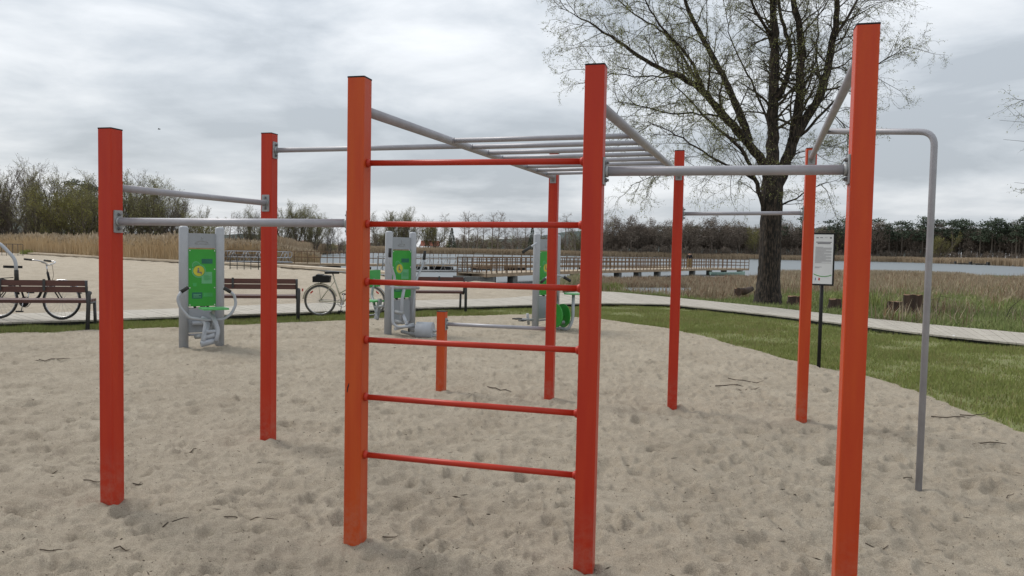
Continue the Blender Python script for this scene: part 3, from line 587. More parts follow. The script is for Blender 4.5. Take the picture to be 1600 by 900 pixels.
# ------------------------------------------------------------------ bicycles (local: rear hub at x=0, heading +x, y=0 plane)
def bicycle(name, label, fcol, tyre, R, wb, bag, kind):
    root = empty(name, (0, 0, 0), label, 'bicycle'); AXS = np.array([[1, 0, 0], [0, 0, 1], [0, 1, 0]])
    for x in (0, wb):
        w = empty('wheel', (0, 0, 0)); w.parent = root
        m = MB(); m.torus((x, 0, R), R - .019, .019, AXS, 44, 8); m.build('tyre', tyre, w)
        m = MB(); m.torus((x, 0, R), R - .045, .010, AXS, 44, 6); m.build('rim', 'chrome', w)
        m = MB()
        for k in range(24):
            a = k * 2 * PI / 24; m.tube([(x, .025 * (-1) ** k, R), (x + (R - .045) * math.cos(a), 0, R + (R - .045) * math.sin(a))], .0018, 3)
        m.build('spokes', 'galv', w); m = MB(); m.cyl((x, -.045, R), (x, .045, R), .022, 12); m.build('hub', 'chrome', w)
        m = MB(); a0, a1 = (math.radians(15), math.radians(175)) if x == 0 else (math.radians(20), math.radians(150)); m.torus((x, 0, R), R + .02, .016, AXS, 22, 6, 0, a0, a1); m.build('mudguard', 'chrome' if x else fcol, root)
        m = MB(); a = math.radians(135 if x == 0 else 50); m.box((x + (R - .09) * math.cos(a), -.01, R + (R - .09) * math.sin(a)), (.075, .008, .03), np.array([[math.sin(a), 0, -math.cos(a)], [0, 1, 0], [math.cos(a), 0, math.sin(a)]])); m.build('reflector', 'orange_reflector' if kind == 'black' else 'reflector', root)
    bb = (.47, 0, R - .04); seat = (.28, 0, .88); head_t = (.86, 0, .86); head_b = (.90, 0, .70)
    m = MB(); fr_ = .017
    m.tube([bb, seat], fr_, 10); m.tube([(0, .05, R), bb], .010, 8); m.tube([(0, -.05, R), bb], .010, 8)
    m.tube([(0, .05, R), (.31, 0, .76)], .009, 8); m.tube([(0, -.05, R), (.31, 0, .76)], .009, 8)
    if kind == 'black': m.tube(arc([bb, (.70, 0, .36), (.80, 0, .62), head_b], .14, 8), .024, 10)
    else:
        m.tube([bb, head_b], fr_, 10); m.tube([(.42, 0, .50), (.875, 0, .79)], .014, 10)
    m.tube([head_t, head_b], .021, 10); m.tube([(0, 0, R + .38), (.25, 0, R + .40)], .008, 6); m.tube([(0, .06, R), (-.05, .06, R + .38)], .006, 6)
    m.build('frame', fcol, root)
    m = MB()
    for s in (-1, 1): m.tube([(.90, .05 * s, .70), (wb, .05 * s, R)], .012, 8)
    m.tube([(.9, -.05, .70), (.9, .05, .70)], .014, 8); m.build('fork', 'black' if kind == 'black' else fcol, root)
    m = MB(); m.tube([head_t, (.84, 0, .98)], .012, 8)
    for s in (-1, 1): m.tube(arc([(.84, 0, .98), (.90, .12 * s, 1.02), (.86, .27 * s, 1.06), (.70, .30 * s, 1.07)], .07, 6), .012, 8)
    hb = m.build('handlebar', 'chrome', root); m = MB()
    for s in (-1, 1): m.tube([(.75, .29 * s, 1.067), (.62, .30 * s, 1.08)], .018, 8)
    m.build('grip', 'rubber', hb)
    m = MB(); m.prism([(-.15, -.075), (-.10, -.09), (.02, -.035), (.14, -.018), (.15, 0), (.14, .018), (.02, .035), (-.10, .09), (-.15, .075)], 0, .045, (seat[0] - .02, 0, .92)); m.tube([seat, (seat[0] - .01, 0, .93)], .013, 8); m.build('saddle', 'black', root)
    m = MB(); m.torus(bb, .095, .006, AXS, 24, 6); m.cyl((bb[0], -.06, bb[2]), (bb[0], .06, bb[2]), .025, 12); m.cyl((bb[0], -.035, bb[2]), (bb[0], -.03, bb[2]), .09 if kind == 'black' else .05, 20); m.build('chainring', 'black' if kind == 'black' else 'chrome', root)
    m = MB(); ca_ = -1.7; e1 = (bb[0] + .17 * math.cos(ca_), -.07, bb[2] + .17 * math.sin(ca_)); e2 = (bb[0] - .17 * math.cos(ca_), .07, bb[2] - .17 * math.sin(ca_)); m.tube([(bb[0], -.06, bb[2]), e1], .009, 6); m.tube([(bb[0], .06, bb[2]), e2], .009, 6); m.build('crank_arm', 'chrome', root)
    for e, s in ((e1, -1), (e2, 1)): m = MB(); m.box((e[0], e[1] + .05 * s, e[2]), (.09, .09, .025)); m.build('pedal', 'rubber', root)
    m = MB(); m.tube([(.02, -.04, R + .03), (bb[0], -.04, bb[2] + .05)], .005, 5); m.tube([(.02, -.04, R - .03), (bb[0], -.04, bb[2] - .05)], .005, 5); m.build('chain', 'bolt', root)
    m = MB(); m.tube([(.80, -.1, 1.03), (.98, -.06, .98), (1.0, -.05, .8), (.95, -.04, .62)], .004, 5); m.build('brake_cable', 'black', root)
    if bag:
        m = MB(); m.prism([(-.20, 0), (.15, 0), (.17, .13), (.02, .145), (0, .16), (-.12, .165), (-.14, .13), (-.2, .12)], -.10, .10, (.06, 0, R + .40), np.array([[1, 0, 0], [0, 0, 1], [0, 1, 0]])); m.build('pannier_bag', 'black', root)
        m = MB(); m.box((-R - .03, 0, R + .22), (.02, .05, .06)); m.build('rear_light', 'reflector', root)
    return root
bb1 = bicycle('bicycle', 'black city bicycle with low step-through frame, parked behind the left bench', 'black', 'rubber', .35, 1.13, False, 'black')
fwp = gp(96, 499.6, .09); bb1.location = (float(fwp[0]) - 1.13, float(fwp[1]) - .02, .09); bb1.rotation_euler = (math.radians(-3), 0, .02)
bb2 = bicycle('bicycle', 'cream bicycle with black rear bag, standing on the grass behind the tallest left ladder post', 'cream', 'cream_tyre', .34, 1.06, True, 'cream')
rwp = gp(500, 494, .02); bb2.location = (float(rwp[0]), float(rwp[1]) + .02, .02); bb2.rotation_euler = (math.radians(4), 0, .05)

# ------------------------------------------------------------------ boardwalk
def resample(P, n):
    P = np.array(P); s = np.r_[0, np.cumsum(np.linalg.norm(np.diff(P, axis=0), axis=1))]; t = np.linspace(0, s[-1], n); return np.stack([np.interp(t, s, P[:, k]) for k in range(3)], 1)
def smooth(P, k=3):
    P = P.copy()
    for _ in range(k): P[1:-1] = (P[:-2] + 2 * P[1:-1] + P[2:]) / 4
    return P
fL = [gp(x, y, .09) for x, y in front_px if x <= 830]; bL = [gp(x, y, .09) for x, y in [(-340, 501.5)] + [q for q in back_px if 0 < q[0] <= 650] + [(770, 466.5)]]
fR = [gp(x, y, .09) for x, y in front_px if x >= 1065]; bR = [gp(x, y, .09) for x, y in [(1020, 461.5)] + [q for q in back_px if 1046 <= q[0]]]
fC = [fL[-1]] + [gp(x, y, .09) for x, y in front_px if 830 < x < 1065] + [fR[0]]; bC = [bL[-1], gp(810, 464, .09), gp(860, 459, .09), gp(905, 455.5, .09), gp(950, 455, .09), bR[0]]
m = MB(); under = MB()
for a, b in ((fL, bL), (fC, bC), (fR, bR)):
    Lg = np.linalg.norm(np.diff(np.array(a), axis=0), axis=1).sum(); n = int(Lg / .145) + 1
    A_ = smooth(resample(a, n), 6); B_ = smooth(resample(b, n), 6)
    for k in range(n - 1):
        a0, a1, b0, b1 = A_[k], A_[k + 1], B_[k], B_[k + 1]; g = .03; h = .09 + random.uniform(-.002, .002); ja = random.uniform(-.015, .015)
        da = unit(a0 - b0) * ja
        p = [a0 + (a1 - a0) * g + da, a1 - (a1 - a0) * g + da, b1 - (b1 - b0) * g + da, b0 + (b1 - b0) * g + da]
        v = [xyz(q, h) for q in p] + [xyz(q, h - .03) for q in p]; m.add(v, [(0, 1, 2, 3), (7, 6, 5, 4), (0, 4, 5, 1), (1, 5, 6, 2), (2, 6, 7, 3), (3, 7, 4, 0)])
    for P, sgn in ((A_, 1), (B_, -1)):
        for k in range(0, n - 1, 4):
            q0 = P[k] + (B_[k] - A_[k]) * .08 * sgn; k2 = min(k + 4, n - 1); q1 = P[k2] + (B_[k2] - A_[k2]) * .08 * sgn
            under.beam(xyz(q0, .02), xyz(q1, .02), .06, .078)
bw = m.build('boardwalk', 'deck'); tag(bw, kind='structure'); under.build('joist', 'steel_dark', bw)

# ------------------------------------------------------------------ beach edging
kp = [gp(x, y, 0) for x, y in [(30, 397), (90, 400.5), (150, 404), (220, 408), (290, 412), (437, 419), (545, 427), (605, 431.5)]]
m = MB()
for a, b in zip(kp[:-1], kp[1:]): 
    d = unit(b - a); nn = np.array([-d[1], d[0], 0]); 
    m.beam(xyz(a, .16) + nn * .5, xyz(b, .16) + nn * .5, 1.1, .14); m.beam(xyz(a, -.15) + nn * .12, xyz(b, -.15) + nn * .12, .12, .38)
o = m.build('timber_edging', 'kerb'); tag(o, 'low pale timber edging along the beach in front of the reeds', 'edging')

# ------------------------------------------------------------------ bike racks
def rack(x0, x1, ytop, ybase, xs, label):
    b0 = gp(x0, ybase); b1 = gp(x1, ybase); u = unit(b1 - b0); h = zat(b0, ytop); root = empty('bike_rack', xyz((b0 + b1) / 2, 0), label, 'bike rack', 'black bike racks on the beach')
    m = MB(); m.tube(arc([xyz(b0, -.1), xyz(b0, h), xyz(b1, h), xyz(b1, -.1)], .12, 6), .028, 8); m.build('hoop', 'steel_dark', root)
    for x in xs:
        p = gp(x, ybase); p = b0 + u * np.dot(p - b0, u); m = MB(); m.tube([xyz(p, -.1), xyz(p, h - .02)], .024, 8); m.build('upright', 'steel_dark', root)
    m = MB(); m.tube([xyz(b0, .1), xyz(b1, .1)], .018, 6); m.build('crossbar', 'steel_dark', root)
rack(359.5, 404, 398, 421, (370.5, 381.5, 392), 'black tubular rack on the beach beside the second orange post')
rack(-8, 36, 381, 400, (3, 10, 20, 28), 'black tubular rack at the far left edge of the beach')

# ------------------------------------------------------------------ jetties
def jetty(name, label, path, width, zd, rail_h, nrail, post_gap, piles, pile_kind, rail_r, sides=(0, 1), end=True):
    P = [np.array([p[0], p[1], 0.]) for p in path]; root = empty(name, xyz(P[0], 0), label, 'jetty')
    nor = []
    for i in range(len(P)):
        d = unit((P[min(i + 1, len(P) - 1)] - P[max(i - 1, 0)])); nor.append(np.array([-d[1], d[0], 0]))
    Q = [p + n_ * width for p, n_ in zip(P, nor)]
    m = MB(); fs = MB()
    for i in range(len(P) - 1):
        Lg = np.linalg.norm(P[i + 1] - P[i]); n = max(2, int(Lg / .3))
        for k in range(n):
            t0_, t1_ = k / n, (k + .94) / n; a0, a1 = P[i] + (P[i + 1] - P[i]) * t0_, P[i] + (P[i + 1] - P[i]) * t1_; b0, b1 = Q[i] + (Q[i + 1] - Q[i]) * t0_, Q[i] + (Q[i + 1] - Q[i]) * t1_
            v = [xyz(q, zd) for q in (a0, a1, b1, b0)] + [xyz(q, zd - .04) for q in (a0, a1, b1, b0)]; m.add(v, [(0, 1, 2, 3), (7, 6, 5, 4), (0, 4, 5, 1), (1, 5, 6, 2), (2, 6, 7, 3), (3, 7, 4, 0)])
        for W in (P, Q): fs.beam(xyz(W[i], zd - .14), xyz(W[i + 1], zd - .14), .08, .19)
    m.build('deck', 'deck_far', root); fs.build('side_beam', 'fascia', root)
    for si, W in enumerate((P, Q)):
        if si not in sides: continue
        m = MB(); pts = []
        for i in range(len(W) - 1):
            Lg = np.linalg.norm(W[i + 1] - W[i]); n = max(1, int(round(Lg / post_gap)))
            for k in range(n + (i == len(W) - 2)): pts.append(W[i] + (W[i + 1] - W[i]) * k / n)
            for hh in [rail_h * (q + 1) / nrail for q in range(nrail)]: m.beam(xyz(W[i], zd + hh), xyz(W[i + 1], zd + hh), rail_r * (1.5 if hh > rail_h - .01 else .8), rail_r * (1 if hh > rail_h - .01 else 1.1))
        m.build('handrail', 'rail_wood', root)
        for p in pts: m = MB(); m.box(xyz(p, zd + rail_h / 2 - .1), (rail_r * 1.2, rail_r * 1.2, rail_h + .2)); m.build('rail_post', 'rail_wood', root)
    if end:
        m = MB()
        for hh in [rail_h * (q + 1) / nrail for q in range(nrail)]: m.beam(xyz(P[-1], zd + hh), xyz(Q[-1], zd + hh), rail_r, rail_r)
        m.build('end_rail', 'rail_wood', root)
    for s, wd in piles:                  # s = pixel column of the pile
        best = None
        for i in range(len(P) - 1):
            for t in np.linspace(0, 1, 60):
                p = P[i] + (P[i + 1] - P[i]) * t; e = abs(proj(xyz(p, 0))[0] - s)
                if best is None or e < best[0]: best = (e, p, nor[i])
        _, p, n_ = best; m = MB(); ax = (np.cross(n_, PZ), n_, PZ)
        if pile_kind == 'float': m.box(xyz(p + n_ * width / 2, -.66), (wd, width * .96, .5), ax); m.build('float', 'black', root)
        elif wd > 1: m.box(xyz(p + n_ * width / 2, -.36), (wd, width * .9, .35), ax); m.build('cross_beam', 'concrete', root)
        else:
            m.box(xyz(p + n_ * .3, -1.05), (wd, .5, 1.65), ax); m.build('pile', 'concrete', root)
            m = MB(); m.box(xyz(p + n_ * (width - .3), -1.05), (wd, .5, 1.65), ax); m.build('pile', 'concrete', root)
    return root, P, Q
pathA = [atY(738, 420, 50), atY(760, 420, 48.5), atY(829, 420, 54.5), atY(940, 420, 64), atY(1060, 420, 77), atY(1114, 420, 85), atY(1170, 420, 88)]
jA, PA, QA = jetty('wooden_jetty', 'long wooden jetty with brown slatted railings on square piles over the lake', pathA, 2.6, .03, 1.0, 3, .72, [(764, 1.5), (806, .5), (902, .5), (970, .5), (1001, .5), (1031, .5), (1086, .5), (1112, .5), (1160, .5)], 'pile', .055)
pathB = [atY(300, 410, 77), atY(440, 410, 76), atY(560, 410, 77), atY(650, 410, 82), atY(740, 410, 88), atY(900, 410, 93), atY(1060, 410, 100)]
jB, PB, QB = jetty('wooden_jetty', 'low floating jetty with thin two-rail railing behind the beach and the nearer jetty', pathB, 2.4, -.12, 1.15, 2, .95 * 1.3, [(452, 1.9), (514, 1.4), (570, 1.4), (660, 1.5), (700, 1.6), (760, 1.6), (812, 1.6), (866, 1.6), (930, 1.6)], 'float', .05, end=False)
def gangway(x0, x1, Ya, Yb, z, h, label, nseg, rnd, mt):
    a = xyz(atY(x0, 410, Ya), z); b = xyz(atY(x1, 410, Yb), z); u = unit(b - a); nn = np.array([-u[1], u[0], 0]); L = np.linalg.norm(b - a)
    root = empty('gangway', a, label, 'gangway', 'metal gangways to the jetties')
    m = MB(); m.beam(a + nn * .7, b + nn * .7, 1.4, .06); m.build('walkway', 'kerb', root)
    for s in (0, 1.4):
        A = a + nn * s; m = MB(); m.tube(arc([A + u * .1 + PZ * .45, A + u * .02 + PZ * h, A + u * (L - .02) + PZ * h, A + u * (L - .1) + PZ * .45, A + u * .1 + PZ * .45] if rnd else [A, A + PZ * h, A + u * L + PZ * h, A + u * L], .2 if rnd else .03, 5), .03, 6); m.tube([A + PZ * .04, A + u * L + PZ * .04], .05, 6)
        if not rnd: m.tube([A + PZ * h * .5, A + u * L + PZ * h * .5], .02, 6)
        m.build('handrail', mt, root)
        for k in range(nseg):
            p = A + u * L * (k + .15) / nseg; q = A + u * L * (k + .55) / nseg; r_ = A + u * L * (k + .9) / nseg
            m = MB(); m.tube([p, q + PZ * h], .025, 6); m.tube([q + PZ * h, r_], .02, 6); m.build('brace', mt, root)
gangway(598, 737, 50, 52.5, .0, .98, 'grey metal gangway with slanted braces leading onto the nearer jetty', 5, False, 'galv')
gangway(354, 457, 70, 73, -.02, 1.0, 'pale tubular gangway rail with rounded ends in front of the reeds', 5, True, 'light_grey')

# boat under the end of the jetty
bt = atY(1137, 424, 84); m = MB(); root = empty('rowing_boat', xyz(bt, -.75), 'pale green rowing boat moored under the far end of the jetty', 'boat')
sec = []; 
for t in np.linspace(-1, 1, 11):
    wd = .62 * (1 - max(0, t) ** 2.2 * .95) * (1 if t > -.8 else .9); hz = .32 + .16 * max(0, t) ** 2
    sec.append([(t * 1.9, -wd, hz), (t * 1.9, -wd * .8, .05), (t * 1.9, 0, -.12), (t * 1.9, wd * .8, .05), (t * 1.9, wd, hz), (t * 1.9, wd * .88, hz), (t * 1.9, wd * .7, .10), (t * 1.9, 0, -.02), (t * 1.9, -wd * .7, .10), (t * 1.9, -wd * .88, hz)])
v = np.array(sec).reshape(-1, 3) + xyz(bt, -.70); k = 10
m.add(v, [(i * k + j, i * k + (j + 1) % k, (i + 1) * k + (j + 1) % k, (i + 1) * k + j) for i in range(10) for j in range(k)] + [tuple(range(k))[::-1]], 0, False); m.build('hull', 'boat_green', root)
for t in (-.8, .3): m = MB(); m.box(xyz(bt, -.70) + np.array([t, 0, .2]), (.25, .95, .04)); m.build('bench_seat', 'fascia', root)
# far fishing pier
fp = [atY(1452, 409, 430), atY(1550, 409, 340)]; root = empty('fishing_pier', xyz(fp[0], -.75), 'low dark pier with stubby posts along the far shore', 'pier')
m = MB(); m.beam(xyz(fp[0], -.2), xyz(fp[1], -.2), 1.2, .2); m.build('deck', 'steel_dark', root)
for t in (.05, .28, .5, .73, .97): m = MB(); p = fp[0] + (fp[1] - fp[0]) * t; m.box(xyz(p, -.1), (2.2, 1.4, 1.5)); m.build('pier_post', 'steel_dark', root)

# ------------------------------------------------------------------ people (small, far away)
def skin_body(root, name, pts, edges, radii, mt):
    me = bpy.data.meshes.new(name); me.from_pydata(pts, edges, []); o = bpy.data.objects.new(name, me); COL.objects.link(o); o.parent = root
    sk = o.modifiers.new('skin', 'SKIN'); me.skin_vertices[0]
    for i, r in enumerate(radii): me.skin_vertices[0].data[i].radius = (r, r)
    me.skin_vertices[0].data[0].use_root = True
    ss = o.modifiers.new('sub', 'SUBSURF'); ss.levels = 1; ss.render_levels = 1
    me.materials.append(M[mt]); return o
def person(loc, label, top, legs, rz, group=None):
    root = empty('person', loc, label, 'person', group, rz)
    P = [(0, 0, .95), (0, 0, 1.15), (0, .01, 1.38), (0, .0, 1.50), (0, -.01, 1.60), (0, -.01, 1.70),
         (-.19, 0, 1.40), (-.25, .02, 1.13), (-.24, -.08, .88), (-.235, -.12, .80), (.19, 0, 1.40), (.25, .02, 1.13), (.22, -.14, .95), (.19, -.2, .9),
         (-.10, 0, .88), (-.12, -.03, .48), (-.13, .02, .07), (-.13, -.12, .03), (.10, 0, .88), (.13, .02, .48), (.14, .06, .07), (.14, -.08, .03)]
    E = [(0, 1), (1, 2), (2, 3), (3, 4), (4, 5), (2, 6), (6, 7), (7, 8), (8, 9), (2, 10), (10, 11), (11, 12), (12, 13), (0, 14), (14, 15), (15, 16), (16, 17), (0, 18), (18, 19), (19, 20), (20, 21)]
    R = [.15, .15, .17, .06, .10, .085, .075, .05, .04, .04, .075, .05, .04, .04, .10, .065, .045, .04, .10, .065, .045, .04]
    skin_body(root, 'body', P, E, R, 'skin')
    skin_body(root, 'jacket', [P[i] for i in (0, 1, 2, 6, 7, 8, 10, 11, 12)], [(0, 1), (1, 2), (2, 3), (3, 4), (4, 5), (2, 6), (6, 7), (7, 8)], [.175, .175, .195, .09, .07, .055, .09, .07, .055], top)
    skin_body(root, 'trousers', [P[i] for i in (0, 14, 15, 16, 18, 19, 20)], [(0, 1), (1, 2), (2, 3), (0, 4), (4, 5), (5, 6)], [.165, .12, .085, .065, .12, .085, .065], legs)
    m = MB(); m.ball(np.array(root.location) + np.array([0, .015, 1.665]), .108, sc=(1, 1, .9)); h = m.build('hair', 'cloth_black', root)
    return root
pj = atY(1077, 420, 80.5); person((float(pj[0]), float(pj[1]), .03), 'person in a black top standing at the jetty railing', 'cloth_black', 'cloth_tan', 2.9)
person(tuple(float(q) for q in xyz(atY(1522, 409, 362), -.1)), 'left one of two people in dark clothes standing on the far shore', 'cloth_black', 'cloth_blue', .3, 'people on the far shore')
person(tuple(float(q) for q in xyz(atY(1530, 409, 356), -.1)), 'right one of two people in dark clothes standing on the far shore', 'cloth_blue', 'cloth_black', -.5, 'people on the far shore')

# ------------------------------------------------------------------ houses far away
def house(px, Z, w, d, h, roof, wallm, label, rz=0, rh=1.6):
    p = xyz(atY(px, 395, Z), -.4); root = empty('house', p, label, 'building'); c = p; m = MB(); m.box(c + PZ * h / 2, (w, d, h)); m.build('wall', wallm, root)
    m = MB(); a = w / 2 + .3; b = d / 2 + .4; v = [c + np.array(q) for q in [(-a, -b, h), (a, -b, h), (a, b, h), (-a, b, h), (-a, 0, h + rh), (a, 0, h + rh)]]
    m.add(v, [(0, 1, 5, 4), (2, 3, 4, 5), (0, 4, 3), (1, 2, 5), (0, 3, 2, 1)]); m.build('roof', roof, root)
    for x in np.linspace(-w * .32, w * .32, 3): m = MB(); m.box(c + np.array([x, -d / 2 - .02, h * .55]), (w * .12, .06, h * .4)); m.build('window', 'glass_dark', root)
house(672, 560, 13, 8, 4.2, 'roof_red', 'wall', 'small red-roofed house on the far shore between the willow and the alders', rh=4)
house(655, 540, 15, 8, 2.4, 'white', 'roof_dark', 'long low building with pale roof on the far shore left of the red-roofed house', rh=1.6)
house(470, 330, 9, 6, 2.6, 'roof_red', 'wall', 'small house with faded red roof among trees at the left far shore', rh=2)
house(590, 560, 14, 8, 3, 'roof_dark', 'wall', 'small pale house below the far hill, left of the willow group', rh=2.5)

# ------------------------------------------------------------------ stumps by the big tree
def stump(px, py, h, r, tilt, label, z=-.05, split=0):
    p = gp(px, py, z); m = MB(); rs = random.Random(int(px)); k = 16; pts = []
    for zi, (zz, sc_) in enumerate([(-.15, 1.25), (.06, 1.1), (h * .5, 1.0), (h * .96, .97)]):
        for j in range(k):
            a = 2 * PI * j / k; rad = r * sc_ * (1 + .16 * math.sin(3 * a + px) + .09 * math.sin(7 * a) + rs.uniform(-.04, .04)); top = rs.uniform(-.02, .02) * (zi == 3)
            pts.append((p[0] + rad * math.cos(a) + tilt * zz, p[1] + rad * math.sin(a), p[2] + zz + top))
    m.add(pts, [(i * k + j, i * k + (j + 1) % k, (i + 1) * k + (j + 1) % k, (i + 1) * k + j) for i in range(3) for j in range(k)], 0, False)
    root = empty('tree_stump', xyz(p), label, 'tree stump', 'sawn stumps behind the boardwalk'); m.build('bark', 'stump', root)
    c = MB(); c.add([(q[0], q[1], q[2] + .004) for q in pts[-k:]] + [(p[0] + tilt * h, p[1], p[2] + h * .97)], [(j, (j + 1) % k, k) for j in range(k)]); c.build('cut_face', 'stump_cut', root)
stump(1423, 489, .54, .25, .02, 'tallest square-cut dark stump, behind the boardwalk left of the grey pole')
stump(1401, 487, .30, .22, -.02, 'low rough stump left of the tallest square-cut one')
stump(1303, 481, .28, .19, .03, 'small reddish stump behind the black sign post')
stump(1240, 475, .26, .22, .0, 'broad low stump just right of the big tree')
stump(1152, 466, .40, .16, .0, 'narrow upright stump at the left end of the fallen log', z=-.25)
m = MB(); a = gp(1153, 468, -.2); b = gp(1174, 467, -.2); m.tube([xyz(a, .1), (xyz(a, .1) + xyz(b, .12)) / 2, xyz(b, .2)], [.15, .14, .10], 12); tag(m.build('fallen_log', 'stump'), 'short brown log lying in the marsh grass left of the big tree', 'log')

# ------------------------------------------------------------------ trees
def polytube(mb, pts, radii, k): mb.tube(pts, radii, k, 0, cap=False)
class LeafBag:
    def __init__(s): s.c = []; s.d = []; s.l = []; s.w = []
    def add(s, c, d, l, w): s.c.append(c); s.d.append(d); s.l.append(l); s.w.append(w)
    def arrays(s, seed=0):
        if not s.c: return np.zeros((0, 3)), np.zeros((0, 4), int)
        g = np.random.default_rng(seed); C = np.array(s.c); D = np.array(s.d); D /= np.linalg.norm(D, axis=1)[:, None] + 1e-9
        Rn = g.normal(size=C.shape); W = np.cross(D, Rn); W /= np.linalg.norm(W, axis=1)[:, None] + 1e-9
        l = np.array(s.l)[:, None]; w = np.array(s.w)[:, None]
        V = np.stack([C, C + D * l * .5 + W * w * .5, C + D * l, C + D * l * .5 - W * w * .5], 1).reshape(-1, 3); n = len(C)
        return V, np.arange(4 * n).reshape(n, 4)
def mesh_arrays(mb):
    V = np.concatenate(mb.v); Fq = np.array([f for f in mb.f if len(f) == 4], int); return V, Fq
def grow(mb, lb, rs, p, d, L, r, lev, P):
    n = P['seg'][lev]; pts = [p.copy()]; cur = p.copy(); dr = unit(d); step = L / n
    for i in range(n):
        dr = unit(dr + rs.normal(size=3) * P['curl'][lev] + np.array([0, 0, P['lift'][lev]])); cur = cur + dr * step; pts.append(cur.copy())
    pts = np.array(pts); rad = np.linspace(r, r * P['tip'], n + 1); polytube(mb, pts, rad, P['k'][lev])
    if lev < P['max']:
        nc = P['kids'][lev]
        for c in range(nc):
            t = P['t0'][lev] + (1 - P['t0'][lev]) * (c + rs.random()) / nc; f = t * n; i = min(int(f), n - 1); q = pts[i] + (pts[i + 1] - pts[i]) * (f - i)
            dd_ = unit(pts[i + 1] - pts[i]); ax = unit(np.cross(dd_, rs.normal(size=3))); an = math.radians(rs.uniform(*P['ang'][lev])); nd = dd_ * math.cos(an) + ax * math.sin(an)
            grow(mb, lb, rs, q, nd, L * rs.uniform(*P['len'][lev]) * (1 - .45 * t), max(r * (1 - t * (1 - P['tip'])) * P['rr'], P['rmin']), lev + 1, P)
    if lev >= P['leaflev'] and P['leaf'] > 0:
        for c in range(P['leaf']):
            t = rs.random(); f = t * n; i = min(int(f), n - 1); q = pts[i] + (pts[i + 1] - pts[i]) * (f - i) + rs.normal(size=3) * P['ls']; lb.add(q, unit(rs.normal(size=3) + np.array([0, 0, -.2])), P['ll'] * rs.uniform(.6, 1.4), P['lw'] * rs.uniform(.6, 1.4))

# the big willow beside the boardwalk: limbs laid out by hand, twigs grown from them
TY = gp(1200, 477, -.1)[1]; tb = gp(1201, 477, -.1); rs = np.random.default_rng(5)
bt_root = empty('willow_tree', xyz(tb, -.1), 'big spreading willow with dark trunk and sparse pale spring leaves behind the boardwalk', 'tree')
def T(pts, dy0=0, dy1=0): n = len(pts); return np.array([atY(x, y, TY + dy0 + (dy1 - dy0) * i / max(1, n - 1)) for i, (x, y) in enumerate(pts)])
pxm = TY / F
trunk = MB()
def limb(mb, P, r0, r1, k=12):
    P = np.array(P); s = np.r_[0, np.cumsum(np.linalg.norm(np.diff(P, axis=0), axis=1))]; n = max(6, int(s[-1] / .25)); t = np.linspace(0, s[-1], n)
    Q_ = np.stack([np.interp(t, s, P[:, j]) for j in range(3)], 1); Q_ = smooth(Q_, 4); Q_[1:-1] += rs.normal(size=Q_[1:-1].shape) * .018; R_ = np.linspace(r0, r1, n) * (1 + .05 * rs.normal(size=n)); mb.tube(Q_, np.maximum(R_, .01), k, 0); return Q_, R_
tp = T([(1200, 482), (1200, 470), (1201, 440), (1203, 400), (1204, 360), (1205, 320), (1207, 285), (1208, 262)])
tr = [.52, .42, .345, .33, .325, .33, .34, .25]
tp[0][2] = -.3
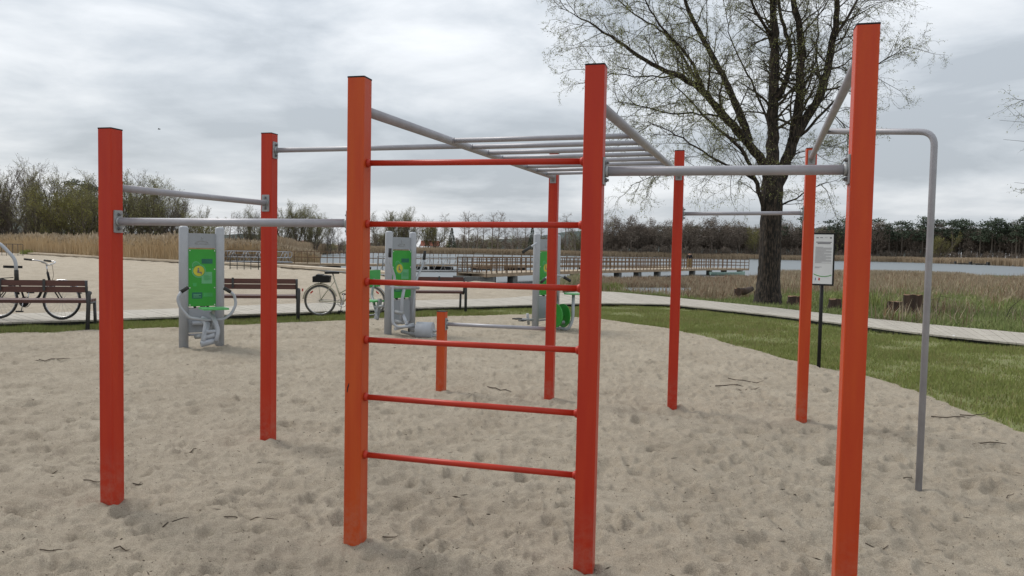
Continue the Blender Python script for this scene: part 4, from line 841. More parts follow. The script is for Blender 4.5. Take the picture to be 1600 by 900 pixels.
# fluted trunk surface
kk = 26; V = []; nn_ = 40; s = np.linspace(0, 1, nn_); ii = np.linspace(0, 7, nn_)
for i_, u_ in enumerate(ii):
    a = int(min(u_, 6.999)); f = u_ - a; c_ = tp[a] * (1 - f) + tp[a + 1] * f; r_ = tr[a] * (1 - f) + tr[a + 1] * f
    for j in range(kk):
        th = 2 * PI * j / kk; fl = 1 + .06 * math.sin(3 * th + u_ * .3) + .05 * math.sin(7 * th + 1.3 * math.sin(u_)) + .03 * rs.normal() + max(0, 1 - u_ * 1.1) * .22 * math.sin(5 * th)
        V.append(c_ + np.array([math.cos(th), math.sin(th), 0]) * r_ * fl)
trunk.add(V, [(i * kk + j, i * kk + (j + 1) % kk, (i + 1) * kk + (j + 1) % kk, (i + 1) * kk + j) for i in range(nn_ - 1) for j in range(kk)], 0, True)
limbs = [
 ([(1204, 290), (1196, 258), (1160, 212), (1130, 181), (1099, 140), (1062, 117), (1020, 102), (975, 72), (937, 45), (899, 23), (872, 12)], .17, .008, 0, -1.5),
 ([(1171, 222), (1165, 195), (1148, 159), (1126, 110), (1099, 64), (1077, 19), (1067, -10), (1050, -60), (1030, -110)], .13, .04, 0, .6),
 ([(1207, 290), (1207, 240), (1207, 170), (1213, 94), (1209, 38), (1207, 0), (1205, -60), (1195, -150)], .215, .09, 0, .3),
 ([(1212, 300), (1226, 262), (1243, 208), (1250, 151), (1254, 76), (1247, 30), (1239, 0), (1230, -60), (1236, -140)], .20, .07, 0, -.5),
 ([(1238, 222), (1256, 190), (1277, 162), (1292, 117), (1303, 57), (1309, 0), (1318, -60), (1330, -130)], .165, .06, -.1, -1.0),
 ([(1214, 155), (1235, 113), (1235, 68), (1220, 30), (1216, 0), (1219, -50)], .10, .05, 0, 1),
 ([(1196, 335), (1182, 285), (1171, 249), (1145, 219), (1107, 189), (1073, 151), (1046, 125)], .085, .02, -.1, -1.6),
 ([(1181, 282), (1150, 262), (1114, 249), (1062, 212), (1012, 189)], .05, .015, -.2, -2.2),
 ([(1176, 268), (1140, 275), (1100, 268), (1062, 262), (1010, 280), (985, 290)], .04, .012, -.2, 1.8),
 ([(1250, 212), (1275, 190), (1296, 165), (1340, 120), (1385, 92), (1420, 72)], .05, .012, 0, .5),
 ([(1218, 322), (1240, 312), (1262, 296), (1292, 285)], .035, .01, 0, -1.2),
 ([(1099, 140), (1080, 90), (1040, 50), (1010, 10), (990, -40)], .055, .02, -.6, -1.8),
 ([(1126, 181), (1090, 130), (1066, 85), (1040, 50), (985, 20), (940, -30)], .06, .02, -.3, 2.2),
 ([(1303, 60), (1330, 20), (1355, -30), (1375, -80)], .05, .02, -.8, -.2),
 ([(1210, 60), (1180, 20), (1160, -30), (1140, -80)], .06, .02, .2, -1.2),
 ([(1209, 220), (1190, 160), (1165, 110), (1140, 60), (1130, 0)], .045, .015, .1, 2.4),
 ([(1250, 150), (1275, 100), (1280, 50), (1275, 0)], .045, .02, -.3, 1.6),
 ([(1207, 262), (1235, 245), (1265, 232), (1300, 225)], .03, .012, .1, 1.5),
 ([(1130, 181), (1090, 175), (1050, 182), (1010, 165), (960, 160)], .035, .012, -.5, -2.0),
 ([(1062, 117), (1020, 122), (975, 118), (920, 108)], .03, .01, -.9, -1.2),
 ([(1277, 162), (1310, 180), (1330, 215), (1322, 250)], .02, .008, -.3, -.8)]
crown = MB(); lb = LeafBag()
PT = dict(seg=[0, 7, 6, 4], curl=[0, .16, .24, .30], lift=[0, .02, -.02, -.10], tip=.25, k=[0, 5, 4, 3], kids=[0, 7, 6, 0], t0=[0, .15, .12, 0], ang=[0, (25, 60), (25, 65), 0], len=[0, (.42, .75), (.45, .8), 0], rr=.55, rmin=.0038, max=3, leaflev=2, leaf=4, ls=.03, ll=.05, lw=.018)
for pts, r0, r1, d0, d1 in limbs:
    P_ = T(pts, d0, d1); Q_, R_ = limb(trunk, P_, r0, r1 * .6); Lm = np.linalg.norm(np.diff(Q_, axis=0), axis=1).sum(); nb = int(Lm * 3.9)
    for c_ in range(nb):
        t = .18 + .82 * (c_ + rs.random()) / nb if r0 > .1 else .08 + .92 * (c_ + rs.random()) / nb
        f = t * (len(Q_) - 1); i = min(int(f), len(Q_) - 2); q = Q_[i] + (Q_[i + 1] - Q_[i]) * (f - i); dd_ = unit(Q_[i + 1] - Q_[i]); ax = unit(np.cross(dd_, rs.normal(size=3))); an = math.radians(rs.uniform(30, 70)); nd = dd_ * math.cos(an) + ax * math.sin(an)
        grow(crown, lb, rs, q, nd, rs.uniform(.9, 2.1) * (1.1 - .3 * t), max(R_[i] * .28, .012) if R_[i] > .03 else .012, 1, PT)
trunk.build('trunk', 'bark', bt_root)
V, Fq = mesh_arrays(crown); print('willow twigs', len(Fq)); V2, F2 = lb.arrays(1); print('willow leaves', len(F2))
fastmesh('branches', V, Fq, 'twig', bt_root); fastmesh('foliage', V2, F2, 'bud', bt_root)

# tree reaching in from outside the right edge
rb_ = np.array([15.4, 19.5, -.2]); rt_root = empty('willow_tree', rb_, 'tree outside the right edge whose bare twigs reach into the sky', 'tree'); m = MB(); cr_ = MB(); lb = LeafBag()
m.tube([rb_, rb_ + (0, 0, 3), rb_ + (-.1, 0, 6), rb_ + (.2, .1, 9)], [.35, .28, .2, .1], 14)
for (x0, y0), (x1, y1) in (((1790, 230), (1562, 188)), ((1760, 260), (1568, 218)), ((1760, 330), (1585, 285)), ((1800, 150), (1592, 165))):
    a_ = atY(x0, y0, 19.5); b_ = atY(x1, y1, 19.0); L_ = np.linalg.norm(b_ - a_); pth = [rb_ + (0, 0, 4.4), a_ + (0, 0, -.1), a_ + (b_ - a_) * .4 + (0, 0, .15), a_ + (b_ - a_) * .7 + (0, 0, .12), b_]; m.tube(pth, [.05, .02, .010, .006, .003], 6)
    for c_ in range(8):
        t = .3 + .6 * rs.random(); q = a_ + (b_ - a_) * t; grow(cr_, lb, rs, q + (0, 0, .12), unit(b_ - a_ + rs.normal(size=3) * .9), rs.uniform(.5, 1.0), .008, 2, PT)
m.build('trunk', 'bark', rt_root); V, Fq = mesh_arrays(cr_); V2, F2 = lb.arrays(2); fastmesh('branches', V, Fq, 'twig', rt_root); fastmesh('foliage', V2, F2, 'bud', rt_root)

# prototypes for the distant trees: (branch mesh, leaf mesh), unit in metres
def proto(seed, kind):
    rs = np.random.default_rng(seed); tm = MB(); bm_ = MB(); lb = LeafBag()
    if kind in ('willow', 'bare', 'yellow'):
        Hh = 10; stems = 4 if kind != 'bare' else 3
        P = dict(seg=[7, 6, 5, 3], curl=[.08, .11, .14, .18], lift=[.05, .10, .10, .08], tip=.3, k=[5, 4, 3, 3], kids=[12, 8, 4, 0], t0=[.15, .12, .1, 0], ang=[(15, 42), (18, 45), (20, 50), 0], len=[(.38, .7), (.45, .75), (.45, .8), 0], rr=.5, rmin=.016, max=3 if kind != 'bare' else 3, leaflev=2, leaf={'willow': 5, 'yellow': 7, 'bare': 1}[kind], ls=.12, ll=.15, lw=.06)
        for s in range(stems):
            az = 2 * PI * s / stems + rs.uniform(-.5, .5); lean = rs.uniform(.12, .42); d = np.array([math.cos(az) * lean, math.sin(az) * lean, 1]); grow(bm_, lb, rs, np.array([math.cos(az) * .3, math.sin(az) * .3, -.3]), d, Hh * rs.uniform(.75, 1.0), .16, 0, P)
        mats = {'willow': 'leaf_olive', 'yellow': 'leaf_yellow', 'bare': 'leaf_brown'}[kind]
    elif kind == 'alder':
        P = dict(seg=[9, 5, 3, 3], curl=[.03, .15, .25, .2], lift=[.02, .06, .0, 0], tip=.25, k=[5, 3, 3, 3], kids=[26, 6, 3, 0], t0=[.28, .2, .1, 0], ang=[(40, 75), (25, 60), (30, 60), 0], len=[(.16, .32), (.4, .7), (.4, .7), 0], rr=.4, rmin=.02, max=2, leaflev=1, leaf=3, ls=.18, ll=.18, lw=.09)
        grow(bm_, lb, rs, np.array([0, 0, -.3]), np.array([0, 0, 1.]), 10, .16, 0, P); mats = 'leaf_brown'
    elif kind == 'wood':
        P = dict(seg=[8, 5, 3, 3], curl=[.05, .12, .2, .2], lift=[.02, .10, .04, 0], tip=.25, k=[4, 3, 3, 3], kids=[20, 6, 0, 0], t0=[.22, .2, .1, 0], ang=[(25, 60), (25, 55), (30, 60), 0], len=[(.3, .5), (.4, .7), 0, 0], rr=.4, rmin=.03, max=2, leaflev=1, leaf=6, ls=.35, ll=.34, lw=.15)
        grow(bm_, lb, rs, np.array([0, 0, -.3]), np.array([0, 0, 1.]), 10, .15, 0, P); mats = 'leaf_brown'
    elif kind == 'pine':
        bm_.tube([(0, 0, -.3), (0, 0, 5), (.05, 0, 9.6)], [.15, .12, .04], 5, cap=False)
        for c in range(16):
            t = rs.random(); zz = 5.6 + 4.3 * t; rad = (1.5 - .9 * t) * rs.uniform(.5, 1.1); az = rs.uniform(0, 2 * PI); q = np.array([math.cos(az) * rad, math.sin(az) * rad, zz]); bm_.tube([(0, 0, zz - .5), tuple(q)], [.04, .02], 3, cap=False)
            for k in range(34): lb.add(q + rs.normal(size=3) * np.array([.42, .42, .2]), rs.normal(size=3), .34, .2)
        mats = 'needle'
    else:  # spruce
        bm_.tube([(0, 0, -.3), (0, 0, 5), (0, 0, 10)], [.2, .12, .02], 5, cap=False)
        for c in range(1100):
            t = rs.random() ** 1.3; rad = (1 - t) * 2.1 * rs.uniform(.3, 1); az = rs.uniform(0, 2 * PI); lb.add(np.array([math.cos(az) * rad, math.sin(az) * rad, 1 + 9 * t]), np.array([math.cos(az), math.sin(az), -.4]), .5, .25)
        mats = 'needle'
    (V_, F_), (L_, LF_) = mesh_arrays(bm_), lb.arrays(seed)
    zt_ = np.percentile(np.concatenate([V_[:, 2], L_[:, 2]]), 99.6); k_ = 10 / zt_; return (V_ * k_, F_), (L_ * k_, LF_), mats
PROT = {}
for kd, ns in (('willow', 4), ('bare', 3), ('yellow', 2), ('alder', 4), ('wood', 5), ('pine', 4), ('spruce', 1)):
    PROT[kd] = [proto(100 + 7 * k + len(kd), kd) for k in range(ns)]
print({k: [(len(p[0][1]), len(p[1][1])) for p in v] for k, v in PROT.items()})
MESHED = {}
NAMES = dict(willow='willow_tree', bare='bare_tree', yellow='willow_tree', alder='alder_tree', wood='bare_tree', pine='pine_tree', spruce='spruce_tree')
def plant(kd, idx, loc, h, wsc, rz, label, group):
    key = (kd, idx)
    if key not in MESHED:
        (V, Fq), (V2, F2), mt = PROT[kd][idx]; root = empty(NAMES[kd], (0, 0, 0), 'x', 'tree'); fastmesh('trunk', V, Fq, 'far_bark' if kd in ('willow', 'bare', 'yellow', 'pine') else 'far_twig', root); fastmesh('crown', V2, F2, mt, root); MESHED[key] = root
    else: root = copy_tree(MESHED[key])
    root.location = tuple(float(q) for q in loc); root.scale = (h / 10 * wsc, h / 10 * wsc, h / 10); root.rotation_euler = (0, 0, rz); tag(root, label, 'tree', group); return root
rt_ = random.Random(11)
def plant_px(kd, px, ytop, Z, label, group, wsc=1, idx=None, z0=-.35):
    p = atY(px, ytop, Z); h = (p[2] - z0) * 1.02; return plant(kd, rt_.randrange(len(PROT[kd])) if idx is None else idx, (p[0], p[1], z0), h, wsc, rt_.uniform(0, 6.28), label, group)
DESC = dict(willow='olive green willow with feathery crown', bare='leafless grey-brown tree with many upright stems', yellow='yellow-green bushy willow', alder='tall thin leafless alder', pine='dark pine with flat-topped crown', spruce='dark green conical spruce')
left = [('bare', -60, 262, 116), ('willow', -25, 270, 112), ('bare', 8, 258, 118), ('bare', 22, 268, 124), ('bare', 44, 262, 114), ('willow', 62, 285, 108), ('bare', 66, 252, 118), ('willow', 84, 262, 112), ('yellow', 104, 292, 106), ('willow', 118, 274, 112), ('yellow', 140, 300, 105), ('pine', 112, 282, 150), ('pine', 128, 285, 155), ('pine', 148, 290, 150), ('willow', 160, 300, 110), ('bare', 184, 285, 120), ('bare', 200, 268, 122), ('willow', 222, 272, 112), ('willow', 238, 284, 108), ('willow', 258, 284, 112), ('bare', 278, 312, 108), ('bare', 292, 312, 112), ('yellow', 312, 330, 108), ('yellow', 326, 342, 106)]
posw = {}
for kd, px, yt, Z in left:
    plant_px(kd, px, yt, Z, DESC[kd] + ' in the thicket behind the reeds at the left', 'trees behind the left reeds', 1.15 if kd in ('willow', 'yellow') else .95)
# thicket filler (one mass)
def mass(name, items, mats, label, cat='thicket'):
    V = []; Fs = []; MI = []; n = 0
    for kd, idx, loc, h, wsc, rz, mi in items:
        for part, k in ((PROT[kd][idx][0], 0), (PROT[kd][idx][1], mi)):
            v, f = part; c, s = math.cos(rz), math.sin(rz); w_ = v * np.array([h / 10 * wsc, h / 10 * wsc, h / 10]); w_ = np.stack([w_[:, 0] * c - w_[:, 1] * s, w_[:, 0] * s + w_[:, 1] * c, w_[:, 2]], 1) + np.array(loc)
            V.append(w_); Fs.append(f + n); MI.append(np.full(len(f), k)); n += len(v)
    o = fastmesh(name, np.concatenate(V), np.concatenate(Fs), mats, mi=np.concatenate(MI)); return tag(o, label, cat, kind='stuff')
it = []
for k in range(40):
    px = rt_.uniform(-120, 330); Z = rt_.uniform(118, 150); p = atY(px, 380, Z); edge = 1 if px < 270 else .6
    it.append((rt_.choice(['wood', 'wood', 'bare']), rt_.randrange(3), (p[0], p[1], -.4), rt_.uniform(3.5, 6.5) * edge, 1.4, rt_.uniform(0, 6), rt_.choice([1, 1, 2])))
mass('thicket', it, ['far_twig', 'leaf_brown', 'leaf_olive'], 'dense brown thicket behind the tall reeds on the left')
mid = [('alder', 357, 332, 230), ('bare', 380, 330, 215), ('willow', 396, 322, 210), ('bare', 410, 330, 220), ('willow', 440, 324, 215), ('willow', 462, 320, 212), ('willow', 480, 322, 215), ('willow', 494, 334, 210), ('bare', 515, 348, 230), ('alder', 530, 352, 240)]
for kd, px, yt, Z in mid: plant_px(kd, px, yt, Z, DESC[kd] + ' beyond the reeds between the left posts', 'trees beyond the reeds left of centre', 1.1)
far1 = [('alder', 586, 334, 480), ('willow', 600, 332, 470), ('alder', 606, 330, 480), ('willow', 618, 327, 470), ('willow', 632, 326, 472), ('willow', 642, 336, 475), ('yellow', 668, 350, 470), ('yellow', 680, 346, 470), ('alder', 694, 334, 475), ('spruce', 706, 357, 480)]
for kd, px, yt, Z in far1: plant_px(kd, px, yt, Z, DESC[kd] + ' on the far shore between the ladder posts', 'trees on the far shore', 1.0)
for px, yt in [(724, 333), (732, 331), (746, 335), (757, 345), (770, 333), (778, 331), (790, 344), (802, 345), (812, 348), (822, 347), (845, 346), (856, 348), (884, 334), (892, 345), (900, 347)]:
    plant_px('alder', px, yt, 470 + rt_.uniform(-10, 15), DESC['alder'] + ' in the row on the far shore', 'alders on the far shore', 1.25)
plant_px('spruce', 832, 356, 480, DESC['spruce'] + ' among the bare alders', 'spruces on the far shore'); plant_px('yellow', 905, 356, 470, DESC['yellow'] + ' on the far shore beside the alders', 'trees on the far shore')
it = []
for px in np.arange(335, 565, 4.5):
    Z = rt_.uniform(225, 260); p = atY(px, 380, Z); it.append((rt_.choice(['wood', 'bare']), rt_.randrange(3), (p[0], p[1], -.4), rt_.uniform(3, 5.5), 1.8, rt_.uniform(0, 6), rt_.choice([1, 2])))
for px in np.arange(572, 960, 2.6):
    Z = rt_.uniform(485, 530); p = atY(px, 380, Z); it.append(('wood', rt_.randrange(5), (p[0], p[1], -.4), rt_.uniform(7, 12.5) * (.45 if 648 < px < 690 else 1), 1.6, rt_.uniform(0, 6), rt_.choice([1, 1, 2])))
mass('undergrowth', it, ['far_twig', 'leaf_brown', 'leaf_olive'], 'low brown undergrowth beneath the trees across the lake')
# the wood on the far shore, right half: front trees one by one, depth as one mass
def zfar(px): return float(np.interp(px, [900, 1300, 1400, 1500, 1600, 1750], [470, 480, 490, 470, 440, 430]))
px = 926
while px < 1730:
    pine = px > 1190 and rt_.random() < min(.75, .25 + (px - 1190) / 500); kd = 'pine' if pine else 'wood'
    yt = 346 + (4 * math.sin(px * .05)) + rt_.uniform(-3.5, 5) - (0 if px > 1190 else 1) + max(0, (960 - px) * .25)
    yt = yt + (px - 1200) * .006 + (-3 if pine else 4 if px > 1190 else 0) + rt_.choice([0, 0, 4, -4, 6])
    plant_px(kd, px, yt, zfar(px) + rt_.uniform(0, 14), ('dark flat-topped pine in the wood across the lake' if pine else 'bare brown tree in the wood across the lake'), 'pines at the front of the far wood' if pine else 'bare trees at the front of the far wood', 1.25 if pine else 1.15)
    px += rt_.uniform(4.5, 8)
it = []
for px in np.arange(935, 1740, 3.1):
    for row in range(2):
        Z = zfar(px) + 18 + row * 16 + rt_.uniform(-5, 5); p = atY(px + rt_.uniform(-2, 2), 350 + (px - 1200) * .008, Z); g = 1 if px > 970 else .8
        kd = 'pine' if (px > 1020 and rt_.random() < (.2 if px < 1190 else .4)) else 'wood'; hh = (p[2] + .4) * rt_.uniform(.72, .97) * g
        it.append((kd, rt_.randrange(4), (p[0], p[1], -.4), hh, 1.3, rt_.uniform(0, 6), 2 if kd == 'pine' else 1))
mass('far_wood', it, ['far_twig', 'leaf_brown', 'needle'], 'deep brown and dark green wood across the lake', 'wood')
it = []
for px in np.arange(930, 1740, 4):
    p = atY(px, 390, zfar(px) - 4 + rt_.uniform(-3, 6)); it.append(('wood', rt_.randrange(5), (p[0], p[1], -.4), rt_.uniform(4, 7.5), 2.0, rt_.uniform(0, 6), 1))
mass('shore_scrub', it, ['far_twig', 'leaf_brown'], 'low brown scrub along the foot of the far wood')
plant_px('yellow', 1470, 365, 440, 'yellow-green willow in front of the far pine wood', None, 1.0)
plant_px('yellow', 1180, 352, 470, 'pale leafing tree in the far wood left of the big willow trunk', None, .8)

# ------------------------------------------------------------------ reeds and grasses
def blades(name, P, h, w, lean, mats, label, cat, seed, two=True, mi=None):
    g = np.random.default_rng(seed); n = len(P); az = g.uniform(0, 2 * PI, n); la = g.uniform(0, 2 * PI, n); ll = np.abs(g.normal(0, lean, n)) * h
    W = np.stack([np.cos(az), np.sin(az), 0 * az], 1) * (w / 2)[:, None]; Ld = np.stack([np.cos(la) * ll, np.sin(la) * ll, h * np.sqrt(np.clip(1 - (ll / h) ** 2, .1, 1))], 1)
    if two:
        mid_ = P + Ld * np.array([.35, .35, .6]); V = np.stack([P - W, P + W, mid_ + W * .8, mid_ - W * .8, P + Ld + W * .1, P + Ld - W * .1], 1).reshape(-1, 3); b = np.arange(n)[:, None] * 6
        Fc = np.concatenate([b + np.array([[0, 1, 2, 3]]), b + np.array([[3, 2, 4, 5]])])
        MI = None if mi is None else np.concatenate([mi, mi])
    else:
        V = np.stack([P - W, P + W, P + Ld], 1).reshape(-1, 3); Fc = np.arange(3 * n).reshape(n, 3); MI = mi
    o = fastmesh(name, V, Fc, mats, mi=MI); return tag(o, label, cat, kind='stuff')
def scatter(n, rlo, rhi, a0, a1, seed, power=1.0):      # random points between two boundary functions
    g = np.random.default_rng(seed); az = g.uniform(a0, a1, n); lo = rlo(az); hi = rhi(az); r = lo + (hi - lo) * g.random(n) ** power; x = r * np.sin(az); y = r * np.cos(az); return np.stack([x, y, ground_z(x, y)], 1), g
def az_px(px): return azr(atY(px, 400, 20))[0]
# lawn
P, g = scatter(420000, lambda a: at(b_pit, a) - .05, lambda a: at(b_front, a) + .15, az_px(-120), az_px(1720), 41)
keep = region(P[:, 0], P[:, 1]) == 1; rP = np.hypot(P[:, 0], P[:, 1]); wdt = at(b_front, np.arctan2(P[:, 0], P[:, 1])) - at(b_pit, np.arctan2(P[:, 0], P[:, 1]))
keep &= g.random(len(P)) < np.clip(wdt / 5.5, .25, 1) * np.clip(.75 + 1.8 * vnoise(P[:, 0], P[:, 1], .9, 71) + .9 * vnoise(P[:, 0], P[:, 1], .3, 72), .12, 1) ; P = P[keep]; n = len(P); print('lawn', n)
az_ = np.arctan2(P[:, 0], P[:, 1]); edge = np.clip((np.hypot(P[:, 0], P[:, 1]) - at(b_pit, az_)) / .5, 0, 1); back = np.clip(1 - (at(b_front, az_) - np.hypot(P[:, 0], P[:, 1])) / .35, 0, 1)
h = g.uniform(.025, .06, n) * (1 + 1.0 * np.clip(vnoise(P[:, 0], P[:, 1], .5, 51) * 2, 0, 1)) * (1 + .9 * back * (g.random(n) < .06) + .6 * (edge < .25) * (g.random(n) < .4))
mi = ((g.random(n) < .16 + .35 * np.clip(vnoise(P[:, 0], P[:, 1], .8, 52) * 2, 0, 1))).astype(int)
blades('lawn_grass', P, h, g.uniform(.006, .012, n), .45, ['grass', 'grass_straw'], 'short green grass between the sand and the boardwalk', 'grass', 42, two=False, mi=mi)
# marsh
P, g = scatter(230000, lambda a: at(b_back, a) + .1, lambda a: at(b_shore, a) + 1, AZ_M + .02, az_px(1700), 43, 1.25)
az_ = np.arctan2(P[:, 0], P[:, 1]); u_ = (np.hypot(P[:, 0], P[:, 1]) - at(b_back, az_)) / (at(b_shore, az_) - at(b_back, az_)); n = len(P); nz = vnoise(P[:, 0], P[:, 1], 1.6, 53) + .6 * vnoise(P[:, 0], P[:, 1], .5, 54)
pxl = az_; wetp = np.clip((az_ - az_px(915)) / .01, 0, 1) * np.clip((az_px(1125) - az_) / .05, 0, 1) * (u_ > .12)
tan = np.clip(.0 + .95 * u_ ** .85 - .3 * (u_ < .25) + nz * 1.1, 0, 1); mi = np.where(g.random(n) < tan, np.where(g.random(n) < .22, 2, 1), 0)
h = np.where(mi == 0, g.uniform(.10, .38, n), g.uniform(.15, .60, n)) * (.7 + .5 * u_) * (1 + 1.1 * nz); k_ = g.random(n) > wetp * .95; P = P[k_]; h = h[k_]; mi = mi[k_]; u_ = u_[k_]; n = len(P)
P[:, 2] -= .02; blades('marsh_plants', P, np.clip(h, .08, 1.0), g.uniform(.010, .026, n) * (1 + .9 * u_), .55, ['marsh_green', 'marsh_tan', 'marsh_rust'], 'tangled green and straw-coloured marsh grasses beyond the boardwalk', 'marsh grass', 44, mi=mi)
# emergent reed belt standing in the water under the jetty, right of centre
def zpx(lst): 
    a, r = boundZ(lst); return lambda az: np.interp(az, a, r)
P, g = scatter(46000, zpx([(860, 48), (960, 50), (1120, 52), (1200, 58), (1300, 62)]), zpx([(860, 54), (960, 60), (1120, 70), (1200, 74), (1300, 76)]), az_px(905), az_px(1250), 45)
P[:, 2] = -.8; n = len(P); mi = (g.random(n) < .3).astype(int) + 0; h = g.uniform(.2, .55, n) * (1 + .8 * vnoise(P[:, 0], P[:, 1], 2.2, 55)); blades('reed_bed', P, h, g.uniform(.02, .05, n), .35, ['marsh_tan', 'marsh_rust'], 'brown broken reeds standing in shallow water before the jetty', 'reeds', 46, mi=mi)
P, g = scatter(5000, zpx([(860, 40), (1200, 41)]), zpx([(860, 50), (960, 51), (1120, 53), (1200, 58)]), az_px(905), az_px(1180), 47)
P[:, 2] = -.8; n = len(P); k_ = vnoise(P[:, 0], P[:, 1], 2.5, 56) > .05; P = P[k_]; n = len(P); mi = (g.random(n) < .3).astype(int); h = g.uniform(.05, .28, n); blades('reed_bed', P, h, g.uniform(.02, .05, n), .6, ['marsh_tan', 'marsh_green'], 'sparse pale reed stubble in the shallow water behind the boardwalk', 'reeds', 48, mi=mi)
# low edge reeds between beach and boardwalk right of the third machine
P, g = scatter(9000, lambda a: at(b_shore, a) - 1.5, lambda a: at(b_shore, a) + 5, az_px(845), az_px(925), 57)
P[:, 2] = -.4; n = len(P); blades('reed_bed', P, g.uniform(.3, .8, n), g.uniform(.02, .045, n), .3, ['marsh_tan', 'marsh_green'], 'pale reeds at the corner of the beach beside the third machine', 'reeds', 58, mi=(g.random(n) < .35).astype(int))
# near right marsh spit continues to open water with low green
P, g = scatter(60000, lambda a: at(b_shore, a) - 6, lambda a: at(b_shore, a) + 8 + 14 * (a > az_px(1540)), az_px(1190), az_px(1720), 59)
P[:, 2] = np.maximum(P[:, 2], -.8); n = len(P); grn = np.clip((np.arctan2(P[:, 0], P[:, 1]) - az_px(1510)) / .03, 0, .85); k_ = (vnoise(P[:, 0], P[:, 1], 4, 61) > -.12) | (grn > .5); P = P[k_]; grn = grn[k_]; n = len(P); mi = np.where(g.random(n) < grn, 1, 0); h = np.where(mi == 1, g.uniform(.2, .4, n), g.uniform(.3, .95, n) * (1 - .5 * grn))
blades('reed_bed', P, h, g.uniform(.03, .06, n), .3, ['marsh_tan', 'marsh_green'], 'straw-coloured reed fringe at the open water on the right', 'reeds', 60, mi=mi)
# tall reed bed on the left, behind the timber edging
_rz = boundZ([(340, 60), (352, 80), (500, 82)]); rl = lambda a: np.maximum(at(b_shore, a) + 1.6, np.where(a > az_px(345), np.interp(a, _rz[0], _rz[1]), 0)); rh = lambda a: np.maximum(at(b_shore, a) + 22, 0) * 1.0
P, g = scatter(110000, rl, lambda a: np.maximum(at(b_shore, a) + 24, np.where(a > az_px(345), 104, 0)), az_px(-150), az_px(500), 62, 1.3)
n = len(P); P[:, 2] = -.5 + .1 * g.random(n); az_ = np.arctan2(P[:, 0], P[:, 1]); hscale = np.interp(az_, [az_px(-100), az_px(290), az_px(430), az_px(500)], [1.05, 1.0, .85, .4]); h = g.uniform(1.85, 2.7, n) * hscale * (1 + .22 * vnoise(P[:, 0], P[:, 1], 3, 63))
blades('reed_bed', P, h, g.uniform(.018, .04, n), .13, ['reed'], 'tall dry golden reed bed behind the beach on the left', 'reeds', 64)
k_ = g.random(n) < .10; Q_ = P[k_].copy(); Q_[:, 2] += h[k_] * .93; nq = len(Q_); blades('reed_plumes', Q_, g.uniform(.3, .55, nq), g.uniform(.10, .17, nq), .5, ['reed_plume'], 'feathery seed heads above the tall reeds on the left', 'reeds', 65)
# reed belts across the lake
P, g = scatter(60000, lambda a: at(b_far, a) + 0, lambda a: at(b_far, a) + 14, az_px(430), az_px(1740), 66)
n = len(P); P[:, 2] = -.8; az_ = np.arctan2(P[:, 0], P[:, 1]); blades('reed_belt', P, g.uniform(2.2, 3.6, n) * (1 - .25 * vnoise(P[:, 0], P[:, 1], 15, 67)), g.uniform(.14, .32, n), .08, ['reed_far'], 'tan reed belt along the far shore of the lake', 'reeds', 68)
P, g = scatter(30000, lambda a: at(b_far, a) + 10, lambda a: at(b_far, a) + 60, az_px(430), az_px(1740), 69)
n = len(P); P[:, 2] = -.5; blades('reed_belt', P, g.uniform(2.0, 3.4, n), g.uniform(.25, .5, n), .08, ['reed_far'], 'tan reeds and dry grass behind the far water edge', 'reeds', 70)
# small green tussocks
for px, py, z, lab in ((958, 456, -.6, 'bright green tussock in the shallow water right of the ladder'), (1340, 480, -.1, 'green tussock in the marsh right of the sign post'), (42, 397, .05, 'dark green tuft at the end of the left rack')):
    p = gp(px, py, z); g = np.random.default_rng(int(px)); n = 500; P = np.stack([p[0] + g.normal(0, .32, n), p[1] + g.normal(0, .3, n), np.full(n, p[2])], 1)
    o = blades('grass_tuft', P, g.uniform(.25, .6, n), g.uniform(.02, .04, n), .4, ['grass'], lab, 'grass tuft', int(px)); del o['kind']
# bare saplings in the marsh
for px, py, yt in ((1427, 500, 440), (1463, 505, 448), (1570, 500, 455)):
    p = gp(px, py, -.05); hh = zat(p, yt) + .05; m = MB(); q = xyz(p); rs2 = np.random.default_rng(px); lb = LeafBag()
    PS = dict(PT); PS.update(kids=[0, 5, 0, 0], max=2, leaf=2, rmin=.006); grow(m, lb, rs2, q, np.array([rs2.normal() * .1, 0, 1]), hh, .014, 1, PS); V, Fq = mesh_arrays(m)
    o = fastmesh('sapling', V, Fq, 'twig'); tag(o, {1427: 'thin bare sapling rising from the tallest stump', 1463: 'thin bare sapling right of the grey pole beyond the boardwalk', 1570: 'thin bare sapling near the right edge in the marsh'}[px], 'sapling', 'bare saplings in the marsh')

# ------------------------------------------------------------------ litter on the sand
rs3 = random.Random(21)
def stick(px, py, L, ang, r=.004, lab=None):
    p = gp(px, py); pts = []; d = np.array([math.cos(ang), math.sin(ang), 0]); nn = np.array([-d[1], d[0], 0]); b1 = rs3.uniform(-.12, .12) * L; b2 = rs3.uniform(-.1, .1) * L
    for t in np.linspace(-.5, .5, 6):
        q = p + d * L * t + nn * (b1 * (4 * t * t - 1) + b2 * t); q[2] = float(relief(np.array([q[0]]), np.array([q[1]]))[0]) + r * .8 + .004; pts.append(q)
    m = MB(); m.tube(pts, [r, r * .95, r * .9, r * .8, r * .7, r * .4], 6)
    if rs3.random() < .5: m.tube([pts[3], pts[3] + (d * .5 + nn * rs3.choice([-1, 1]) * .5) * L * .3 + PZ * .012], [r * .6, r * .3], 5)
    return tag(m.build('stick', 'stick'), lab, 'stick', 'sticks lying on the sand')
